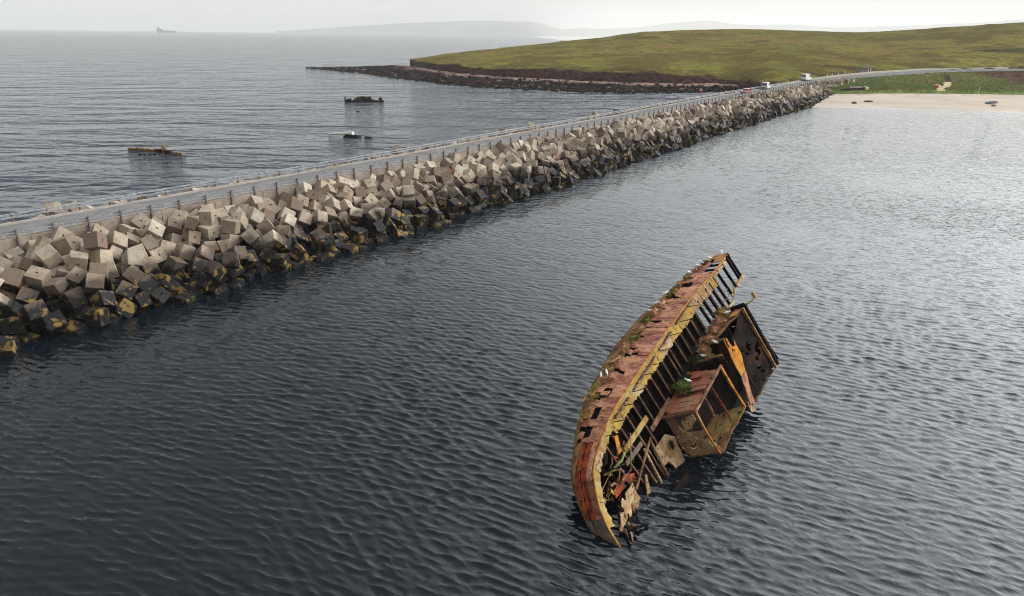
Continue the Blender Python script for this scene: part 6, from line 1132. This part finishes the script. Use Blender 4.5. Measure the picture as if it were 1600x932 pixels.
pts = resample([(152.6, 266.5, 0), (157.5, 276, 0), (166, 287, 0), (171, 296, 0), (176.3, 304.8, 0)], 30); V = []; F = []
for i, p in enumerate(pts):
    d = (pts[min(i + 1, 29)] - pts[max(i - 1, 0)]).normalized(); nn = Vector((-d.y, d.x, 0)); w = 1.25 + 0.3 * math.sin(i * 1.7)
    for k in (-1, -0.3, 0.3, 1): q = p + nn * w * k; V.append((q.x, q.y, ground_z(q.x, q.y, 3) + 0.06))
for i in range(29):
    for k in range(3): F.append((i * 4 + k, (i + 1) * 4 + k, (i + 1) * 4 + k + 1, i * 4 + k + 1))
struct(obj('sand_path', V, F, plain('path_sand', lin(176, 152, 106), 0.95, 0.15, 1.0), smooth=True))
# on the beach
ROCK = m_conc('wet_beach_rock', lin(48, 40, 38), lin(74, 62, 56))
def rock(x, y, r_, lab, mat=ROCK, sq=(1, 1, 0.6), nm='beach_rock'):
    bm = bmesh.new(); bmesh.ops.create_icosphere(bm, subdivisions=2, radius=1.0); sd_ = x
    for v in bm.verts: v.co = v.co * (1 + 0.45 * mn.noise(v.co * 1.3 + Vector((sd_, 0, 0)))); v.co = Vector((v.co.x * r_ * sq[0], v.co.y * r_ * sq[1], v.co.z * r_ * sq[2]))
    m = bpy.data.meshes.new(nm); bm.to_mesh(m); bm.free(); m.materials.append(mat); o = link(bpy.data.objects.new(nm, m)); o.location = (x, y, ground_z(x, y, 0.5) + r_ * 0.12); tag(o, lab, 'rock'); return o
rock(108.4, 236.6, 0.8, 'small dark round rock on the sand nearest the causeway'); rock(114.6, 240.4, 0.95, 'long flat dark rock on the sand near the causeway', sq=(1.5, 0.7, 0.4)); rock(150.3, 232.4, 0.6, 'small brown stone on the sand below the beached dinghy', sq=(1.5, 0.7, 0.5))
dn = empty('beached_dinghy', (152.6, 237.6, ground_z(152.6, 237.6, 0.9)), (0.0, 0.12, 2.9)); tag(dn, 'small pale blue-grey dinghy drawn up on the sand', 'dinghy')
hullV = []; ns = 9
for i in range(ns):
    t = i / (ns - 1); w = 0.78 * (1 - max(0, (t - 0.45) / 0.55) ** 2.2) + 0.03; zb_ = 0.02 + 0.35 * max(0, t - 0.6) ** 1.5; x = -1.7 + 3.4 * t
    hullV += [(x, -w, 0.62 + 0.12 * t), (x, -w * 0.85, 0.28 + zb_), (x, 0, zb_), (x, w * 0.85, 0.28 + zb_), (x, w, 0.62 + 0.12 * t)]
hf = [(i * 5 + k, i * 5 + k + 1, (i + 1) * 5 + k + 1, (i + 1) * 5 + k) for i in range(ns - 1) for k in range(4)] + [(0, 1, 2, 3, 4)]
obj('hull', hullV, hf, plain('dinghy_paint', lin(150, 164, 178), 0.5, 0.1), dn); mb = MB()
for sgn in (0, 4): mb.tube([hullV[i * 5 + sgn] for i in range(ns)], 0.05, 6)
mb.build('gunwale', plain('dinghy_trim', lin(70, 78, 90), 0.6, 0.1), dn); MB().box((-0.6, 0, 0.5), (0.28, 1.4, 0.05)).build('thwart', WOOD, dn); MB().box((0.6, 0, 0.5), (0.28, 1.25, 0.05)).build('thwart', WOOD, dn)
bw_ = empty('stranded_boat', (119.5, 262.4, ground_z(119.5, 262.4, 1.8)), (0, 0, 0.25)); tag(bw_, 'dark broken boat hull stranded where block heap, dune grass and sand meet', 'boat')
MB().prism([(-4.6, 0, 0.0), (3.4, 0, 0.0), (4.6, 0, 1.0), (2.0, 0, 0.75), (-1.5, 0, 0.7), (-4.9, 0, 0.45)], (0, 1.3, 0.0)).build('hull', DARK, bw_); MB().prism([(-1.8, 0.15, 0.72), (3.6, 0.15, 0.85), (3.4, 1.2, 1.3), (-1.2, 1.2, 1.15)], (0, 0, 0.12)).build('deck', WEED_PLATE, bw_); MB().box((5.4, 0.9, 0.7), (1.6, 1.1, 0.9), rot3(0.2, 0.1, 0.3)).build('broken_bow', white, bw_)
fl = empty('orange_float', (156.6, 277.4, ground_z(156.6, 277.4, 2.9)), (0, 0, 0.1)); tag(fl, 'orange and white float left on the dune grass beside the sand path', 'float')
MB().tube([(-1.1, 0, 0.62), (-0.6, 0, 0.75), (0.1, 0, 0.75), (0.4, 0, 0.62)], 0.5, 9, 0.35).build('float_body', plain('float_orange', lin(206, 104, 44), 0.6, 0.15), fl, True); MB().tube([(0.4, 0, 0.6), (1.3, 0, 0.55)], 0.42, 9, 0.3).build('white_end', MARK, fl, True)
o = MB().tube([(164.0, 263.6, 1.6), (164.02, 263.6, 4.6)], 0.07, 6).build('beach_pole', MARK); tag(o, 'thin pale pole standing at the edge of beach and dune', 'pole')
o = MB().tube([(-9.46, 470.0, 9.5), (-9.46, 470.0, 14.2)], 0.16, 6).build('hilltop_pole', M_POST); tag(o, 'lone thin post standing on the headland skyline', 'pole')

# boulders and weed-covered stones of the rocky shore, one mass
sv, sf = [], []; sr = random.Random(4); A_, B_ = resample(SHORE_FRONT, 400), resample(SHORE_BACK, 400)
ico = bmesh.new(); bmesh.ops.create_icosphere(ico, subdivisions=1, radius=1.0); ico.verts.ensure_lookup_table(); iv = [v.co.copy() for v in ico.verts]; jf = [tuple(v.index for v in f.verts) for f in ico.faces]; ico.free()
for i in range(2600):
    k = sr.randrange(0, 399); t = sr.random(); t = t * 0.35 if sr.random() < 0.45 else t
    p = A_[k].lerp(B_[k], t) + Vector((sr.gauss(0, 1.5), sr.gauss(-0.5, 2.0), 0)); r_ = sr.choice((0.3, 0.4, 0.5, 0.7, 1.0)) * sr.uniform(0.7, 1.4) * (1.0 if t < 0.8 else 0.7); n = len(sv); q = [sr.uniform(0.6, 1.3) for _ in range(3)]
    p.z = max(0.0, B_[k].z * t ** 0.8)
    sv += [p + Vector((v.x * r_ * q[0] * sr.uniform(0.8, 1.2), v.y * r_ * q[1], v.z * r_ * 0.6 * q[2])) for v in iv]; sf += [tuple(n + j for j in f) for f in jf]
t = NT('shore_boulders'); rnd = t.island(); bcol = t.mix(t.ramp(rnd, 0.3, 0.8), lin(14, 11, 11), lin(50, 34, 30)); bcol = t.mix(t.ramp(rnd, 0.90, 0.94), bcol, lin(128, 104, 94))
g = obj('shore_stones', sv, sf, t.done(bcol, 0.95, spec=0.05)); g['kind'] = 'stuff'; g['label'] = 'dark weed-covered stones along the rocky headland shore'

# long grass on the dune, one mass
tv, tf = [], []; tr = random.Random(9); dg = bpy.context.evaluated_depsgraph_get()
dl, db2 = resample(dune_lip, 300), resample(DUNE_BACK, 300); re_ = resample(road_edge, 300)
for i in range(5200):
    k = tr.randrange(10, 299); t = tr.random() ** 1.2
    p = dl[k].lerp(db2[k], t) if tr.random() < 0.8 else db2[k].lerp(re_[k], tr.random()); p = p + Vector((tr.gauss(0, 0.5), tr.gauss(0, 0.5), 0))
    if (p.x - 152) ** 2 + (p.y - 268) ** 2 < 6 or any((p.x - q.x) ** 2 + (p.y - q.y) ** 2 < 3.0 for q in pts[::2]): continue
    h = tr.uniform(0.35, 0.9)
    for b in range(5):
        a = tr.uniform(0, 6.28); w = Vector((math.cos(a), math.sin(a), 0)) * tr.uniform(0.05, 0.14); lean = Vector((tr.gauss(0.1, 0.25), tr.gauss(0, 0.25), 1)) * h; c = p + Vector((tr.gauss(0, 0.25), tr.gauss(0, 0.25), -0.15)); n = len(tv)
        tv += [c - w, c + w, c + lean]; tf.append((n, n + 1, n + 2))
t = NT('marram_grass'); dgm = t.done(t.mix(t.math('FRACT', t.math('ADD', t.island(), t.noise(t.pos(), 0.15, 3))), lin(90, 106, 54), lin(150, 158, 86)), 0.95, spec=0.1)
g = obj('dune_grass', tv, tf, dgm); g['kind'] = 'stuff'; g['label'] = 'long green dune grass between beach and road'

# ================================================================ air
hz = MB().box((0, 6450, 133), (24000, 13400, 272)).build('haze', None); hz['kind'] = 'stuff'; hz['label'] = 'thin sea haze fading the far shore'
hm = bpy.data.materials.new('sea_haze'); hm.use_nodes = True; ht = hm.node_tree; ht.nodes.clear(); ho = ht.nodes.new('ShaderNodeOutputMaterial'); pv = ht.nodes.new('ShaderNodeVolumePrincipled')
pv.inputs['Color'].default_value = (0.95, 0.94, 0.905, 1); pv.inputs['Density'].default_value = HAZE; pv.inputs['Anisotropy'].default_value = 0.0
ht.links.new(pv.outputs[0], ho.inputs['Volume']); hz.data.materials.append(hm)
